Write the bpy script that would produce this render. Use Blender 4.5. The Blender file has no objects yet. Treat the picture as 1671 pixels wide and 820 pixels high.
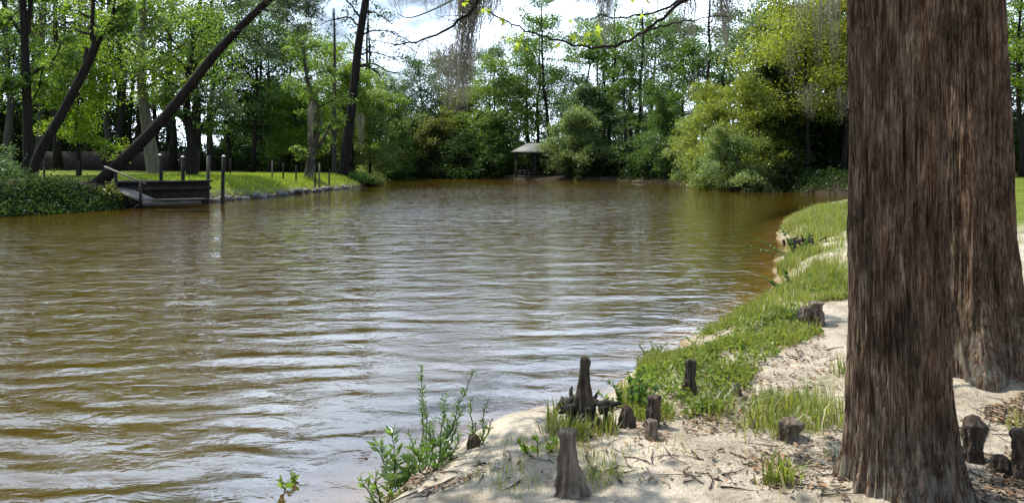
import bpy, math, random
import numpy as np
from mathutils import Vector, Matrix

C = bpy.context.scene
COL = C.collection
R = math.radians

# ---------------------------------------------------------------- camera, sky, sun, exposure
W0, H0, F0 = 1671.0, 820.0, 1311.0
CAMZ = 2.1
HOR = 262.0                            # horizon row in the photograph
cam = bpy.data.cameras.new("camera")
camo = bpy.data.objects.new("camera", cam)
COL.objects.link(camo)
camo.location = (0, 0, CAMZ)
camo.rotation_euler = (math.pi / 2, 0, 0)
cam.sensor_width = 36.0
cam.lens = F0 / W0 * 36.0
cam.shift_y = -(H0 / 2 - HOR) / W0
cam.clip_start = 0.05
cam.clip_end = 6000
C.camera = camo

SUN_AZ, SUN_EL = -58.0, 57.0          # azimuth from +Y, negative towards -X
SUN_STR, SKY_STR, EXPOSURE = 5.0, 0.075, 0.42
world = bpy.data.worlds.new("World")
C.world = world
world.use_nodes = True
wn, wl = world.node_tree.nodes, world.node_tree.links
wn.clear()


def wnode(t, **kw):
    n = wn.new(t)
    for k, v in kw.items():
        setattr(n, k, v)
    return n


sky = wnode('ShaderNodeTexSky', sky_type='NISHITA')
sky.sun_disc = False
sky.sun_elevation = R(SUN_EL)
sky.sun_rotation = R(SUN_AZ)
sky.air_density = 1.0
sky.dust_density = 1.2
sky.ozone_density = 1.0
tc = wnode('ShaderNodeTexCoord')
sep = wnode('ShaderNodeSeparateXYZ')
wl.new(tc.outputs['Generated'], sep.inputs[0])
zz = wnode('ShaderNodeMath', operation='ADD')
wl.new(sep.outputs['Z'], zz.inputs[0]); zz.inputs[1].default_value = 0.22
zm = wnode('ShaderNodeMath', operation='MAXIMUM')
wl.new(zz.outputs[0], zm.inputs[0]); zm.inputs[1].default_value = 0.05
dx_ = wnode('ShaderNodeMath', operation='DIVIDE')
wl.new(sep.outputs['X'], dx_.inputs[0]); wl.new(zm.outputs[0], dx_.inputs[1])
dy_ = wnode('ShaderNodeMath', operation='DIVIDE')
wl.new(sep.outputs['Y'], dy_.inputs[0]); wl.new(zm.outputs[0], dy_.inputs[1])
cmb = wnode('ShaderNodeCombineXYZ')
wl.new(dx_.outputs[0], cmb.inputs[0]); wl.new(dy_.outputs[0], cmb.inputs[1])
cmb.inputs[2].default_value = 3.7
nz = wnode('ShaderNodeTexNoise')
nz.inputs['Scale'].default_value = 1.15
nz.inputs['Detail'].default_value = 8
nz.inputs['Roughness'].default_value = 0.58
nz.inputs['Distortion'].default_value = 0.4
wl.new(cmb.outputs[0], nz.inputs['Vector'])
rmp = wnode('ShaderNodeValToRGB')
rmp.color_ramp.elements[0].position = 0.29
rmp.color_ramp.elements[1].position = 0.55
wl.new(nz.outputs['Fac'], rmp.inputs[0])
mixc = wnode('ShaderNodeMix', data_type='RGBA')
# the bright cloud bank stands over the river bend; the rest of the sky is mostly blue with thin cloud
dt = wnode('ShaderNodeVectorMath', operation='DOT_PRODUCT')
wl.new(tc.outputs['Generated'], dt.inputs[0])
dt.inputs[1].default_value = Vector((-0.05, 0.97, 0.24)).normalized()
bank = wnode('ShaderNodeMapRange')
wl.new(dt.outputs['Value'], bank.inputs[0])
for k_, v_ in ((1, 0.74), (2, 0.92), (3, 0.16), (4, 1.0)):
    bank.inputs[k_].default_value = v_
cf = wnode('ShaderNodeMath', operation='MULTIPLY')
wl.new(rmp.outputs[0], cf.inputs[0]); wl.new(bank.outputs[0], cf.inputs[1])
wl.new(cf.outputs[0], mixc.inputs[0])
wl.new(sky.outputs[0], mixc.inputs[6])
mixc.inputs[7].default_value = (36, 43, 53, 1)
bg = wnode('ShaderNodeBackground')
bg.inputs['Strength'].default_value = SKY_STR
wl.new(mixc.outputs[2], bg.inputs[0])
wo = wnode('ShaderNodeOutputWorld')
wl.new(bg.outputs[0], wo.inputs[0])

sl = bpy.data.lights.new("sun", 'SUN')
sl.energy = SUN_STR
sl.angle = R(0.53)
sl.color = (1.0, 0.94, 0.84)
so = bpy.data.objects.new("sun", sl)
COL.objects.link(so)
sd = Vector((math.sin(R(SUN_AZ)) * math.cos(R(SUN_EL)), math.cos(R(SUN_AZ)) * math.cos(R(SUN_EL)), math.sin(R(SUN_EL))))
so.rotation_euler = sd.to_track_quat('Z', 'Y').to_euler()
so.location = sd * 60

C.view_settings.view_transform = 'Standard'
C.view_settings.look = 'None'
C.view_settings.exposure = EXPOSURE
C.view_settings.gamma = 1
C.view_settings.use_curve_mapping = False
C.render.engine = 'CYCLES'
C.cycles.use_denoising = True
C.cycles.max_bounces = 7
C.cycles.diffuse_bounces = 3
C.cycles.glossy_bounces = 3
C.cycles.transmission_bounces = 4
C.cycles.transparent_max_bounces = 6
C.cycles.caustics_reflective = False
C.cycles.caustics_refractive = False
C.cycles.sample_clamp_indirect = 4

# ---------------------------------------------------------------- pixel helpers


def ray(px, py):
    dx = (px - W0 / 2) / F0
    return np.array([dx, 1.0, -(py - HOR) / F0])


def at(px, py, D):
    d = ray(px, py)
    return Vector((d[0] / d[1] * D, D, CAMZ + d[2] / d[1] * D))


def gp(px, py, z=0.0):
    d = ray(px, py)
    t = (z - CAMZ) / d[2]
    return np.array([d[0] * t, d[1] * t])


def zpx(py, D):
    return at(W0 / 2, py, D).z


# ---------------------------------------------------------------- numpy noise
def _h(ix, iy, iz):
    n = (ix.astype(np.int64) * 374761393 + iy.astype(np.int64) * 668265263 + iz.astype(np.int64) * 2147483647) & 0xFFFFFFFF
    n = ((n ^ (n >> 13)) * 1274126177) & 0xFFFFFFFF
    n = (n ^ (n >> 16)) & 0xFFFFFF
    return n / float(0xFFFFFF)


def vnoise(P):
    P = np.asarray(P, float)
    i = np.floor(P)
    f = P - i
    f = f * f * (3 - 2 * f)
    ix, iy, iz = i[:, 0], i[:, 1], i[:, 2]
    out = 0
    for a in (0, 1):
        for b in (0, 1):
            for c in (0, 1):
                w = (f[:, 0] if a else 1 - f[:, 0]) * (f[:, 1] if b else 1 - f[:, 1]) * (f[:, 2] if c else 1 - f[:, 2])
                out = out + w * _h(ix + a, iy + b, iz + c)
    return out * 2 - 1


def fbm(P, oct=4, gain=0.5):
    P = np.asarray(P, float)
    s, a, t = 0, 1.0, 0
    for k in range(oct):
        s = s + a * vnoise(P * (2.03 ** k) + 17.3 * k)
        t += a
        a *= gain
    return s / t


def n2(x, y, scale, seed=0.0, oct=3):
    x = np.atleast_1d(np.asarray(x, float)); y = np.atleast_1d(np.asarray(y, float))
    return fbm(np.stack([x * scale, y * scale, np.full_like(x, seed)], 1), oct)


# ---------------------------------------------------------------- mesh helpers
def mesh_np(name, V, Fs, smooth=False):
    me = bpy.data.meshes.new(name)
    V = np.asarray(V, np.float32)
    me.vertices.add(len(V))
    me.vertices.foreach_set("co", V.ravel())
    loops, starts, tot = [], [], 0
    for F in Fs:
        F = np.asarray(F, np.int32)
        if F.size == 0:
            continue
        k = F.shape[1]
        loops.append(F.ravel())
        starts.append(tot + np.arange(len(F), dtype=np.int32) * k)
        tot += F.size
    loops = np.concatenate(loops); starts = np.concatenate(starts)
    me.loops.add(len(loops))
    me.loops.foreach_set("vertex_index", loops)
    me.polygons.add(len(starts))
    me.polygons.foreach_set("loop_start", starts)
    if smooth:
        me.polygons.foreach_set("use_smooth", np.ones(len(starts), bool))
    me.update(calc_edges=True)
    me.validate()
    return me


class MB:
    """collects pieces of one mesh"""
    def __init__(self):
        self.V, self.F4, self.F3, self.n = [], [], [], 0

    def add(self, V, F4=None, F3=None):
        V = np.asarray(V, float).reshape(-1, 3)
        if F4 is not None and len(F4):
            self.F4.append(np.asarray(F4, np.int64) + self.n)
        if F3 is not None and len(F3):
            self.F3.append(np.asarray(F3, np.int64) + self.n)
        self.V.append(V)
        self.n += len(V)

    def tube(self, pts, rad, sides=6, cap=True):
        pts = np.asarray([tuple(p) for p in pts], float)
        rad = np.asarray(rad, float)
        n = len(pts)
        T = np.gradient(pts, axis=0)
        T /= np.linalg.norm(T, axis=1)[:, None] + 1e-9
        ref = np.array([0.0, 0, 1]) if abs(T[0, 2]) < 0.9 else np.array([1.0, 0, 0])
        u = np.cross(T[0], ref); u /= np.linalg.norm(u)
        U = np.zeros_like(pts)
        for i in range(n):
            u = u - T[i] * np.dot(u, T[i])
            u /= np.linalg.norm(u) + 1e-9
            U[i] = u
        B = np.cross(T, U)
        a = np.arange(sides) * 2 * math.pi / sides
        V = pts[:, None, :] + rad[:, None, None] * (np.cos(a)[None, :, None] * U[:, None, :] + np.sin(a)[None, :, None] * B[:, None, :])
        i = np.arange(n - 1)[:, None] * sides
        j = np.arange(sides)[None, :]
        jn = (j + 1) % sides
        F = np.stack([i + j, i + jn, i + sides + jn, i + sides + j], -1).reshape(-1, 4)
        V = V.reshape(-1, 3)
        F3 = []
        if cap:
            V = np.vstack([V, pts[0], pts[-1]])
            for k in range(sides):
                F3.append((n * sides, (k + 1) % sides, k))
                F3.append((n * sides + 1, (n - 1) * sides + k, (n - 1) * sides + (k + 1) % sides))
        self.add(V, F, np.array(F3).reshape(-1, 3))

    def box(self, c, s, rz=0.0, axes=None):
        c = np.array(c, float); s = np.array(s, float) / 2
        q = np.array([[-1, -1, -1], [1, -1, -1], [1, 1, -1], [-1, 1, -1], [-1, -1, 1], [1, -1, 1], [1, 1, 1], [-1, 1, 1]], float) * s
        if axes is not None:
            q = q @ np.array([tuple(a) for a in axes], float)
        else:
            ca, sa = math.cos(rz), math.sin(rz)
            q = q @ np.array([[ca, sa, 0], [-sa, ca, 0], [0, 0, 1]])
        self.add(q + c, [(0, 3, 2, 1), (4, 5, 6, 7), (0, 1, 5, 4), (1, 2, 6, 5), (2, 3, 7, 6), (3, 0, 4, 7)])

    def beam(self, a, b, w, h):
        a = Vector(a); b = Vector(b)
        x = (b - a); L = x.length; x.normalize()
        y = Vector((0, 0, 1)).cross(x)
        if y.length < 1e-4:
            y = Vector((0, 1, 0))
        y.normalize(); z = x.cross(y)
        self.box((a + b) / 2, (L, w, h), axes=(x, y, z))

    def mesh(self, name, smooth=False):
        return mesh_np(name, np.vstack(self.V), [np.vstack(x) for x in (self.F4, self.F3) if len(x)], smooth)


def link(name, me, mat=None, parent=None, loc=None):
    o = bpy.data.objects.new(name, me)
    COL.objects.link(o)
    if mat is not None and me is not None and not me.materials:
        me.materials.append(mat)
    if parent is not None:
        o.parent = parent
    if loc is not None:
        o.location = loc
    return o


def tag(o, label=None, cat=None, group=None, kind=None):
    if label: o["label"] = label
    if cat: o["category"] = cat
    if group: o["group"] = group
    if kind: o["kind"] = kind
    return o


def empty(name, loc, label, cat, group=None, rz=0.0):
    o = bpy.data.objects.new(name, None)
    COL.objects.link(o)
    o.location = loc
    o.rotation_euler = (0, 0, rz)
    o.empty_display_size = 0.2
    return tag(o, label, cat, group)


def smooth_line(P, m=26):
    P = np.array(P, float)
    tq = np.linspace(0, 1, len(P)); ts = np.linspace(0, 1, m)
    Q = np.stack([np.interp(ts, tq, P[:, k]) for k in range(3)], 1)
    for _ in range(2):
        Q[1:-1] = .25 * Q[:-2] + .5 * Q[1:-1] + .25 * Q[2:]
    return Q


# ---------------------------------------------------------------- materials
class NT:
    def __init__(self, name):
        self.m = bpy.data.materials.new(name)
        self.m.use_nodes = True
        self.n, self.l = self.m.node_tree.nodes, self.m.node_tree.links
        self.n.clear()
        self.out = self.n.new('ShaderNodeOutputMaterial')

    def node(self, t, ins=None, **kw):
        n = self.n.new(t)
        for k, v in kw.items():
            setattr(n, k, v)
        for k, v in (ins or {}).items():
            if isinstance(v, bpy.types.NodeSocket):
                self.l.new(v, n.inputs[k])
            else:
                n.inputs[k].default_value = v
        return n

    def noise(self, vec, scale, detail=4, rough=0.55, dist=0.0):
        return self.node('ShaderNodeTexNoise', {'Vector': vec, 'Scale': scale, 'Detail': detail, 'Roughness': rough, 'Distortion': dist}).outputs['Fac']

    def ramp(self, fac, stops):
        r = self.node('ShaderNodeValToRGB', {'Fac': fac})
        e = r.color_ramp.elements
        while len(e) < len(stops):
            e.new(0.5)
        for k, (p, c) in enumerate(stops):
            e[k].position = p
            e[k].color = c if len(c) == 4 else (*c, 1)
        return r.outputs[0]

    def mix(self, fac, a, b, mode='MIX'):
        n = self.n.new('ShaderNodeMix')
        n.data_type = 'RGBA'; n.blend_type = mode
        for k, v in ((0, fac), (6, a), (7, b)):
            if isinstance(v, bpy.types.NodeSocket):
                self.l.new(v, n.inputs[k])
            else:
                n.inputs[k].default_value = v if (k == 0 or len(v) == 4) else (*v, 1)
        return n.outputs[2]

    def math(self, op, a, b=0.0):
        n = self.node('ShaderNodeMath', {0: a, 1: b}, operation=op)
        return n.outputs[0]

    def vec(self, scale, src='Object'):
        t = self.node('ShaderNodeTexCoord').outputs[src]
        return self.node('ShaderNodeMapping', {'Vector': t, 'Scale': scale}).outputs[0]

    def pos(self, scale=(1, 1, 1)):
        t = self.node('ShaderNodeNewGeometry').outputs['Position']
        return self.node('ShaderNodeMapping', {'Vector': t, 'Scale': scale}).outputs[0]

    def bump(self, h, strength=0.5, dist=0.02):
        return self.node('ShaderNodeBump', {'Height': h, 'Strength': strength, 'Distance': dist}).outputs[0]

    def pbsdf(self, col, rough=0.8, normal=None, spec=0.3):
        ins = {'Base Color': col if isinstance(col, bpy.types.NodeSocket) else (*col, 1), 'Roughness': rough, 'Specular IOR Level': spec}
        if normal is not None:
            ins['Normal'] = normal
        return self.node('ShaderNodeBsdfPrincipled', ins).outputs[0]

    def done(self, sh):
        self.l.new(sh, self.out.inputs[0])
        return self.m


def leaf_mat(name, col, tr, var=0.5, clump=0.35, gloss=0.05, alt=None, straw=None):
    t = NT(name)
    g = t.node('ShaderNodeNewGeometry')
    rnd = g.outputs['Random Per Island']
    pn = t.noise(t.pos((1, 1, 1)), clump, 2, 0.5)
    c0 = tuple(c * (1 - var * 0.55) for c in col)
    c1 = tuple(min(1, c * (1 + var * 0.7)) for c in col)
    base = t.ramp(rnd, [(0.0, c0), (0.6, col), (1.0, c1)] if straw is None else [(0.0, c0), (0.5, col), (0.72, c1), (0.78, straw), (1.0, straw)])
    tb = t.ramp(rnd, [(0.0, tuple(c * 0.6 for c in tr)), (1.0, tuple(min(1, c * 1.25) for c in tr))])
    a = alt or (col[0] * 1.35, col[1] * 1.12, col[2] * 0.8)
    cf = t.ramp(pn, [(0.42, (0, 0, 0)), (0.62, (1, 1, 1))])
    base = t.mix(t.math('MULTIPLY', cf, 0.55), base, a)
    d = t.node('ShaderNodeBsdfDiffuse', {'Color': base}).outputs[0]
    tn = t.node('ShaderNodeBsdfTranslucent', {'Color': tb}).outputs[0]
    gl = t.node('ShaderNodeBsdfGlossy', {'Color': (0.9, 0.95, 1, 1), 'Roughness': 0.42}).outputs[0]
    m1 = t.node('ShaderNodeAddShader', {0: d, 1: tn}).outputs[0]
    m2 = t.node('ShaderNodeMixShader', {0: gloss, 1: m1, 2: gl}).outputs[0]
    return t.done(m2)


LEAF = {
    'fresh': leaf_mat('leaf_fresh', (0.047, 0.084, 0.017), (0.132, 0.205, 0.026), gloss=0.03, var=.75),
    'lime': leaf_mat('leaf_lime', (0.068, 0.112, 0.014), (0.175, 0.26, 0.014), gloss=0.03),
    'mid': leaf_mat('leaf_mid', (0.0312, 0.0643, 0.0147), (0.0772, 0.1426, 0.0166), gloss=0.03),
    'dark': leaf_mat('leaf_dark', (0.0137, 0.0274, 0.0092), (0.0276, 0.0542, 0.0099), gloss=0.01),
    'olive': leaf_mat('leaf_olive', (0.0587, 0.0716, 0.0184), (0.1188, 0.1426, 0.0213), gloss=0.03),
    'cool': leaf_mat('leaf_cool', (0.0367, 0.0662, 0.0294), (0.0737, 0.1247, 0.0356), gloss=0.03),
    'willow': leaf_mat('leaf_willow', (0.0780, 0.1148, 0.0440), (0.1544, 0.2138, 0.0475), gloss=0.03),
    'gold': leaf_mat('leaf_gold', (0.0964, 0.1056, 0.0165), (0.2376, 0.2376, 0.0190), gloss=0.03),
    'sunny': leaf_mat('leaf_sunny', (0.088, 0.115, 0.022), (0.20, 0.24, 0.022), gloss=0.03, var=.7),
    'shrub': leaf_mat('leaf_shrub', (0.05, 0.10, 0.025), (0.10, 0.17, 0.025), gloss=0.07),
    'yellow': leaf_mat('leaf_yellow', (0.17, 0.24, 0.015), (0.42, 0.5, 0.02)),
    'needle': leaf_mat('needle_dark', (0.03, 0.05, 0.018), (0.04, 0.06, 0.015)),
}


def bark_mat(name, dark, light, sx=9.0, sz=1.2, strength=0.8, dist=0.03, moss=None):
    t = NT(name)
    v = t.vec((sx, sx, sz))
    a = t.noise(v, 1.0, 8, 0.65, 0.3)
    b = t.noise(t.vec((1.2, 1.2, 0.5)), 1.0, 4, 0.6)
    col = t.ramp(a, [(0.3, dark), (0.52, tuple((x + y) / 2 for x, y in zip(dark, light))), (0.75, light)])
    col = t.mix(t.ramp(b, [(0.4, (0, 0, 0)), (0.7, (1, 1, 1))]), col, t.mix(1.0, col, (0.7, 0.68, 0.66), 'MULTIPLY'))
    if moss:
        mf = t.noise(t.vec((2.2, 2.2, 1.6)), 1.0, 5, 0.6)
        col = t.mix(t.ramp(mf, [(0.52, (0, 0, 0)), (0.66, (1, 1, 1))]), col, moss)
    return t.done(t.pbsdf(col, 0.9, t.bump(a, strength, dist), 0.15))


BARK = {
    'dark': bark_mat('bark_dark', (0.009, 0.008, 0.007), (0.042, 0.036, 0.031)),
    'grey': bark_mat('bark_grey', (0.03, 0.027, 0.024), (0.11, 0.10, 0.088)),
    'pale': bark_mat('bark_pale', (0.11, 0.10, 0.075), (0.28, 0.26, 0.2)),
    'brown': bark_mat('bark_brown', (0.035, 0.026, 0.02), (0.12, 0.09, 0.07)),
    'mossy': bark_mat('bark_mossy', (0.03, 0.026, 0.02), (0.13, 0.115, 0.09), moss=(0.22, 0.23, 0.17)),
}


def wood_mat(name, dark, light, scale=(3, 3, 40), rough=0.85):
    t = NT(name)
    a = t.noise(t.vec(scale), 1.0, 6, 0.6, 0.4)
    b = t.noise(t.vec((2.5, 2.5, 2.5)), 1.0, 4, 0.6)
    col = t.mix(t.ramp(b, [(0.35, (0, 0, 0)), (0.7, (1, 1, 1))]), t.ramp(a, [(0.3, dark), (0.7, light)]), dark)
    return t.done(t.pbsdf(col, rough, t.bump(a, 0.4, 0.01), 0.2))


WOOD_DARK = wood_mat('wood_weathered_dark', (0.02, 0.017, 0.015), (0.065, 0.058, 0.05), (20, 20, 2))
WOOD_GREY = wood_mat('wood_weathered_grey', (0.12, 0.11, 0.10), (0.34, 0.32, 0.29), (4, 20, 20))
WOOD_BLACK = wood_mat('wood_creosote', (0.015, 0.013, 0.011), (0.05, 0.045, 0.04), (14, 14, 1.5))
FENCE_W = wood_mat('wood_fence', (0.035, 0.03, 0.027), (0.09, 0.08, 0.07), (25, 25, 2))
_t = NT('cap_white'); CAP = _t.done(_t.pbsdf(_t.ramp(_t.noise(_t.vec((9, 9, 9)), 1, 4), [(0.3, (0.5, 0.5, 0.48)), (0.7, (0.78, 0.78, 0.75))]), 0.6))
_t = NT('roof_metal_grey')
_a = _t.noise(_t.vec((1.5, 1.5, 1.5)), 1, 5, 0.6)
ROOF = _t.done(_t.pbsdf(_t.ramp(_a, [(0.3, (0.10, 0.108, 0.10)), (0.7, (0.18, 0.19, 0.175))]), 0.6, _t.bump(_a, 0.3, 0.02)))
_t = NT('rock_riprap')
_a = _t.noise(_t.vec((4, 4, 4)), 1, 6, 0.6)
ROCK = _t.done(_t.pbsdf(_t.ramp(_a, [(0.3, (0.06, 0.057, 0.05)), (0.7, (0.30, 0.29, 0.27))]), 0.85, _t.bump(_a, 0.6, 0.05)))
_t = NT('spanish_moss')
_r = _t.node('ShaderNodeNewGeometry').outputs['Random Per Island']
_c = _t.ramp(_r, [(0.0, (0.17, 0.16, 0.13)), (0.6, (0.31, 0.295, 0.245)), (1.0, (0.42, 0.41, 0.35))])
_d = _t.node('ShaderNodeBsdfDiffuse', {'Color': _c}).outputs[0]
_e = _t.node('ShaderNodeBsdfTranslucent', {'Color': _c}).outputs[0]
MOSS = _t.done(_t.node('ShaderNodeMixShader', {0: 0.35, 1: _d, 2: _e}).outputs[0])


# ---------------------------------------------------------------- river outline, terrain height
def P_(px, py, H, w, k):
    a = gp(px, py)
    return (a[0], a[1], H, w, k)


# x, y, bank height, bank width, kind of bank (0 near sand, 1 lawn side, 2 far bank)
SH = [(-75, -70, .6, 2, 0), (-34, -30, .6, 2, 0), (-15, -9, .5, 1.6, 0), (-6, .2, .4, 1.2, 0), (-2.7, 3.0, .4, 1.2, 0),
      P_(560, 860, .36, .9, 0), P_(640, 815, .36, .8, 0), P_(690, 782, .36, .7, 0), P_(735, 752, .36, .6, 0), P_(790, 720, .34, .6, 0),
      P_(850, 694, .32, .7, 0), P_(915, 688, .30, .6, 0), P_(985, 662, .32, .7, 0), P_(1010, 625, .34, .9, 0), P_(1080, 592, .36, 1.2, 0),
      P_(1135, 550, .4, 1.2, 0), P_(1195, 512, .45, 1.2, 0), P_(1258, 482, .5, 1.3, 0), P_(1278, 458, .55, 1.3, 0), P_(1266, 432, .55, 1.4, 0),
      P_(1290, 405, .6, 1.4, 0), P_(1268, 385, .6, 1.5, 0), P_(1285, 360, .6, 1.8, 0), P_(1335, 343, .6, 2, 0), P_(1400, 336, .6, 2, 0),
      P_(1470, 331, .6, 2, 2), P_(1480, 322, .9, 3, 2), P_(1390, 319, .9, 3, 2), P_(1300, 313, .9, 2, 2), P_(1210, 307, .9, 2, 2),
      P_(1140, 301, .8, 2, 2), P_(1060, 297, .45, 2, 2), P_(1000, 294.5, .45, 2, 2), P_(900, 293, .45, 2, 2), P_(800, 292, .45, 2, 2),
      P_(720, 290.5, .45, 2, 2), P_(640, 289.5, .45, 2, 2), (-26, 108, .8, 2, 2), (-50, 116, .8, 2, 2), (-110, 128, .8, 2, 2), (-200, 140, .8, 2, 2),
      (-200, 115, 1.0, 2, 1), (-100, 104, 1.0, 2, 1), (-50, 95, 1.0, 2, 1), (-26, 85, 1.0, 2, 1), P_(598, 297, .9, 2.5, 1), P_(606, 303, .9, 3, 1),
      P_(540, 310, 1.0, 3, 1), P_(470, 318, 1.05, 3, 1), P_(410, 324, 1.05, 2.6, 1), P_(352, 329, 1.05, 2, 1), P_(335, 331, 1.1, .5, 1),
      P_(260, 334, 1.1, .35, 1), P_(195, 337, 1.1, .4, 1), P_(180, 340, 1.2, 1.6, 1), P_(120, 344, 1.3, 1.8, 1), P_(0, 351, 1.35, 2, 1), (-25.5, 25, 1.3, 2, 1),
      (-33, 14, 1.3, 2, 1), (-48, -5, 1.3, 2, 1), (-100, -70, 1.3, 2, 1)]
SH = np.array(SH, float)


def densify(S):
    out = []
    n = len(S)
    for i in range(n):
        p0, p1, p2, p3 = S[(i - 1) % n], S[i], S[(i + 1) % n], S[(i + 2) % n]
        L = np.hypot(*(p2 - p1)[:2])
        m = 2 if L < 3 else 3
        for k in range(m):
            t = k / m
            lin = p1 * (1 - t) + p2 * t
            c = 0.5 * ((2 * p1) + (-p0 + p2) * t + (2 * p0 - 5 * p1 + 4 * p2 - p3) * t ** 2 + (-p0 + 3 * p1 - 3 * p2 + p3) * t ** 3)
            q = lin.copy()
            q[:2] = 0.4 * lin[:2] + 0.6 * c[:2] if L < 25 else lin[:2]
            out.append(q)
    return np.array(out)


SHD = densify(SH)
SA = SHD
SB = np.roll(SHD, -1, axis=0)


def shore(x, y):
    """signed distance (positive on land) and bank height/width/kind of the closest shore point"""
    x = np.asarray(x, float); y = np.asarray(y, float)
    best = np.full(x.shape, 1e18)
    Hh = np.zeros_like(x); Ww = np.zeros_like(x); Kk = np.zeros_like(x)
    inside = np.zeros(x.shape, bool)
    for a, b in zip(SA, SB):
        d = b[:2] - a[:2]
        L2 = d[0] ** 2 + d[1] ** 2 + 1e-12
        t = np.clip(((x - a[0]) * d[0] + (y - a[1]) * d[1]) / L2, 0, 1)
        q = (x - a[0] - t * d[0]) ** 2 + (y - a[1] - t * d[1]) ** 2
        m = q < best
        best = np.where(m, q, best)
        Hh = np.where(m, a[2] + t * (b[2] - a[2]), Hh)
        Ww = np.where(m, a[3] + t * (b[3] - a[3]), Ww)
        Kk = np.where(m, a[4] + t * (b[4] - a[4]), Kk)
        if a[1] != b[1]:
            c = ((a[1] > y) != (b[1] > y)) & (x < (b[0] - a[0]) * (y - a[1]) / (b[1] - a[1]) + a[0])
            inside ^= c
    s = np.sqrt(best)
    return np.where(inside, -s, s), Hh, Ww, Kk


def height(x, y, full=False):
    x = np.atleast_1d(np.asarray(x, float)); y = np.atleast_1d(np.asarray(y, float))
    d, H, Wd, K = shore(x, y)
    wob = 0.12 * n2(x, y, 1.6, 3.1, 2)
    d = d + wob * np.clip(np.hypot(x, y) / 6, 0.3, 2.0)
    t = np.clip(d / Wd, 0, 1)
    land = H * (1 - (1 - t) ** 2.0) + 0.012 * np.clip(d - Wd, 0, 60)
    r = np.hypot(x, y)
    rough = 0.05 * n2(x, y, 0.9, 7.7, 3) + 0.034 * n2(x, y, 3.0, 1.2, 3) + 0.012 * n2(x, y, 9.0, 4.2, 2)
    for mx, my, ms, ma in ((1.99, 4.15, .34, .10), (3.69, 6.4, .45, .10)):
        land = land + ma * np.exp(-((x - mx) ** 2 + (y - my) ** 2) / (2 * ms * ms))
    land = land + rough * np.clip(d / 0.7, 0, 1) * np.where(r < 25, 1.0, 1.6)
    kk = np.where(K < 0.5, 0.15, 0.5)
    water = -np.minimum(np.abs(d) * kk + 0.02 * np.abs(d) ** 1.5, 1.6)
    z = np.where(d > 0, land, water)
    if full:
        return z, d, H, Wd, K
    return z


def hz(x, y):
    return float(height(x, y)[0])


def hit(px, py):
    d = ray(px, py)
    ts = np.geomspace(1.5, 220, 500)
    X = d[0] * ts; Y = d[1] * ts; Z = CAMZ + d[2] * ts
    h = np.maximum(height(X, Y), 0)
    k = np.argmax(Z < h)
    if k == 0:
        k = len(ts) - 1
    a, b = ts[k - 1], ts[k]
    for _ in range(18):
        m = (a + b) / 2
        if CAMZ + d[2] * m < max(hz(d[0] * m, d[1] * m), 0):
            b = m
        else:
            a = m
    return Vector((d[0] * b, d[1] * b, max(hz(d[0] * b, d[1] * b), 0)))


def inpoly(x, y, poly):
    x = np.asarray(x); y = np.asarray(y)
    c = np.zeros(x.shape, bool)
    n = len(poly)
    for i in range(n):
        ax, ay = poly[i]; bx, by = poly[(i + 1) % n]
        if ay != by:
            c ^= ((ay > y) != (by > y)) & (x < (bx - ax) * (y - ay) / (by - ay) + ax)
    return c


def ppoly(pts):
    return [tuple(hit(a, b)[:2]) for a, b in pts]


# grid: fine in the part of the place that is seen, coarse elsewhere, out to the horizon
ang = np.concatenate([np.linspace(-42, 42, 470), np.linspace(44, 316, 90)])
ang = np.radians(ang)
rad = np.concatenate([np.geomspace(0.9, 150, 430), np.geomspace(160, 2500, 18)])
na, nr = len(ang), len(rad)
GX = (rad[:, None] * np.sin(ang)[None, :]).ravel()
GY = (rad[:, None] * np.cos(ang)[None, :]).ravel()
GZ, GD, GH, GW, GK = height(GX, GY, True)
ii = np.arange(nr - 1)[:, None] * na
jj = np.arange(na)[None, :]
jn = (jj + 1) % na
GF = np.stack([ii + jj, ii + na + jj, ii + na + jn, ii + jn], -1).reshape(-1, 4)
GF = GF[:, ::-1]

# ground cover weights
grass_regions = [
    ppoly([(1005, 655), (1060, 590), (1150, 545), (1258, 482), (1385, 462), (1385, 488), (1300, 500), (1345, 545), (1240, 600), (1190, 670), (1090, 690), (1030, 690)]),
    ppoly([(1215, 650), (1300, 610), (1420, 590), (1420, 690), (1290, 715), (1230, 690)]),
    ppoly([(1270, 376), (1330, 345), (1400, 337), (1400, 372), (1340, 400), (1300, 405)]),
    ppoly([(1278, 470), (1268, 440), (1300, 410), (1340, 405), (1335, 440), (1385, 455), (1385, 480)]),
    ppoly([(885, 712), (905, 680), (960, 668), (1000, 680), (1010, 712), (960, 722)]),
]
strip = [tuple(a) for a in ((9.5, 19), (30, 34), (80, 110), (40, 90), (22, 46), (14, 30))]


def grass_w(x, y):
    w = np.zeros(x.shape)
    for p in grass_regions:
        w = np.maximum(w, inpoly(x, y, p) * 1.0)
    return w


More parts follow.
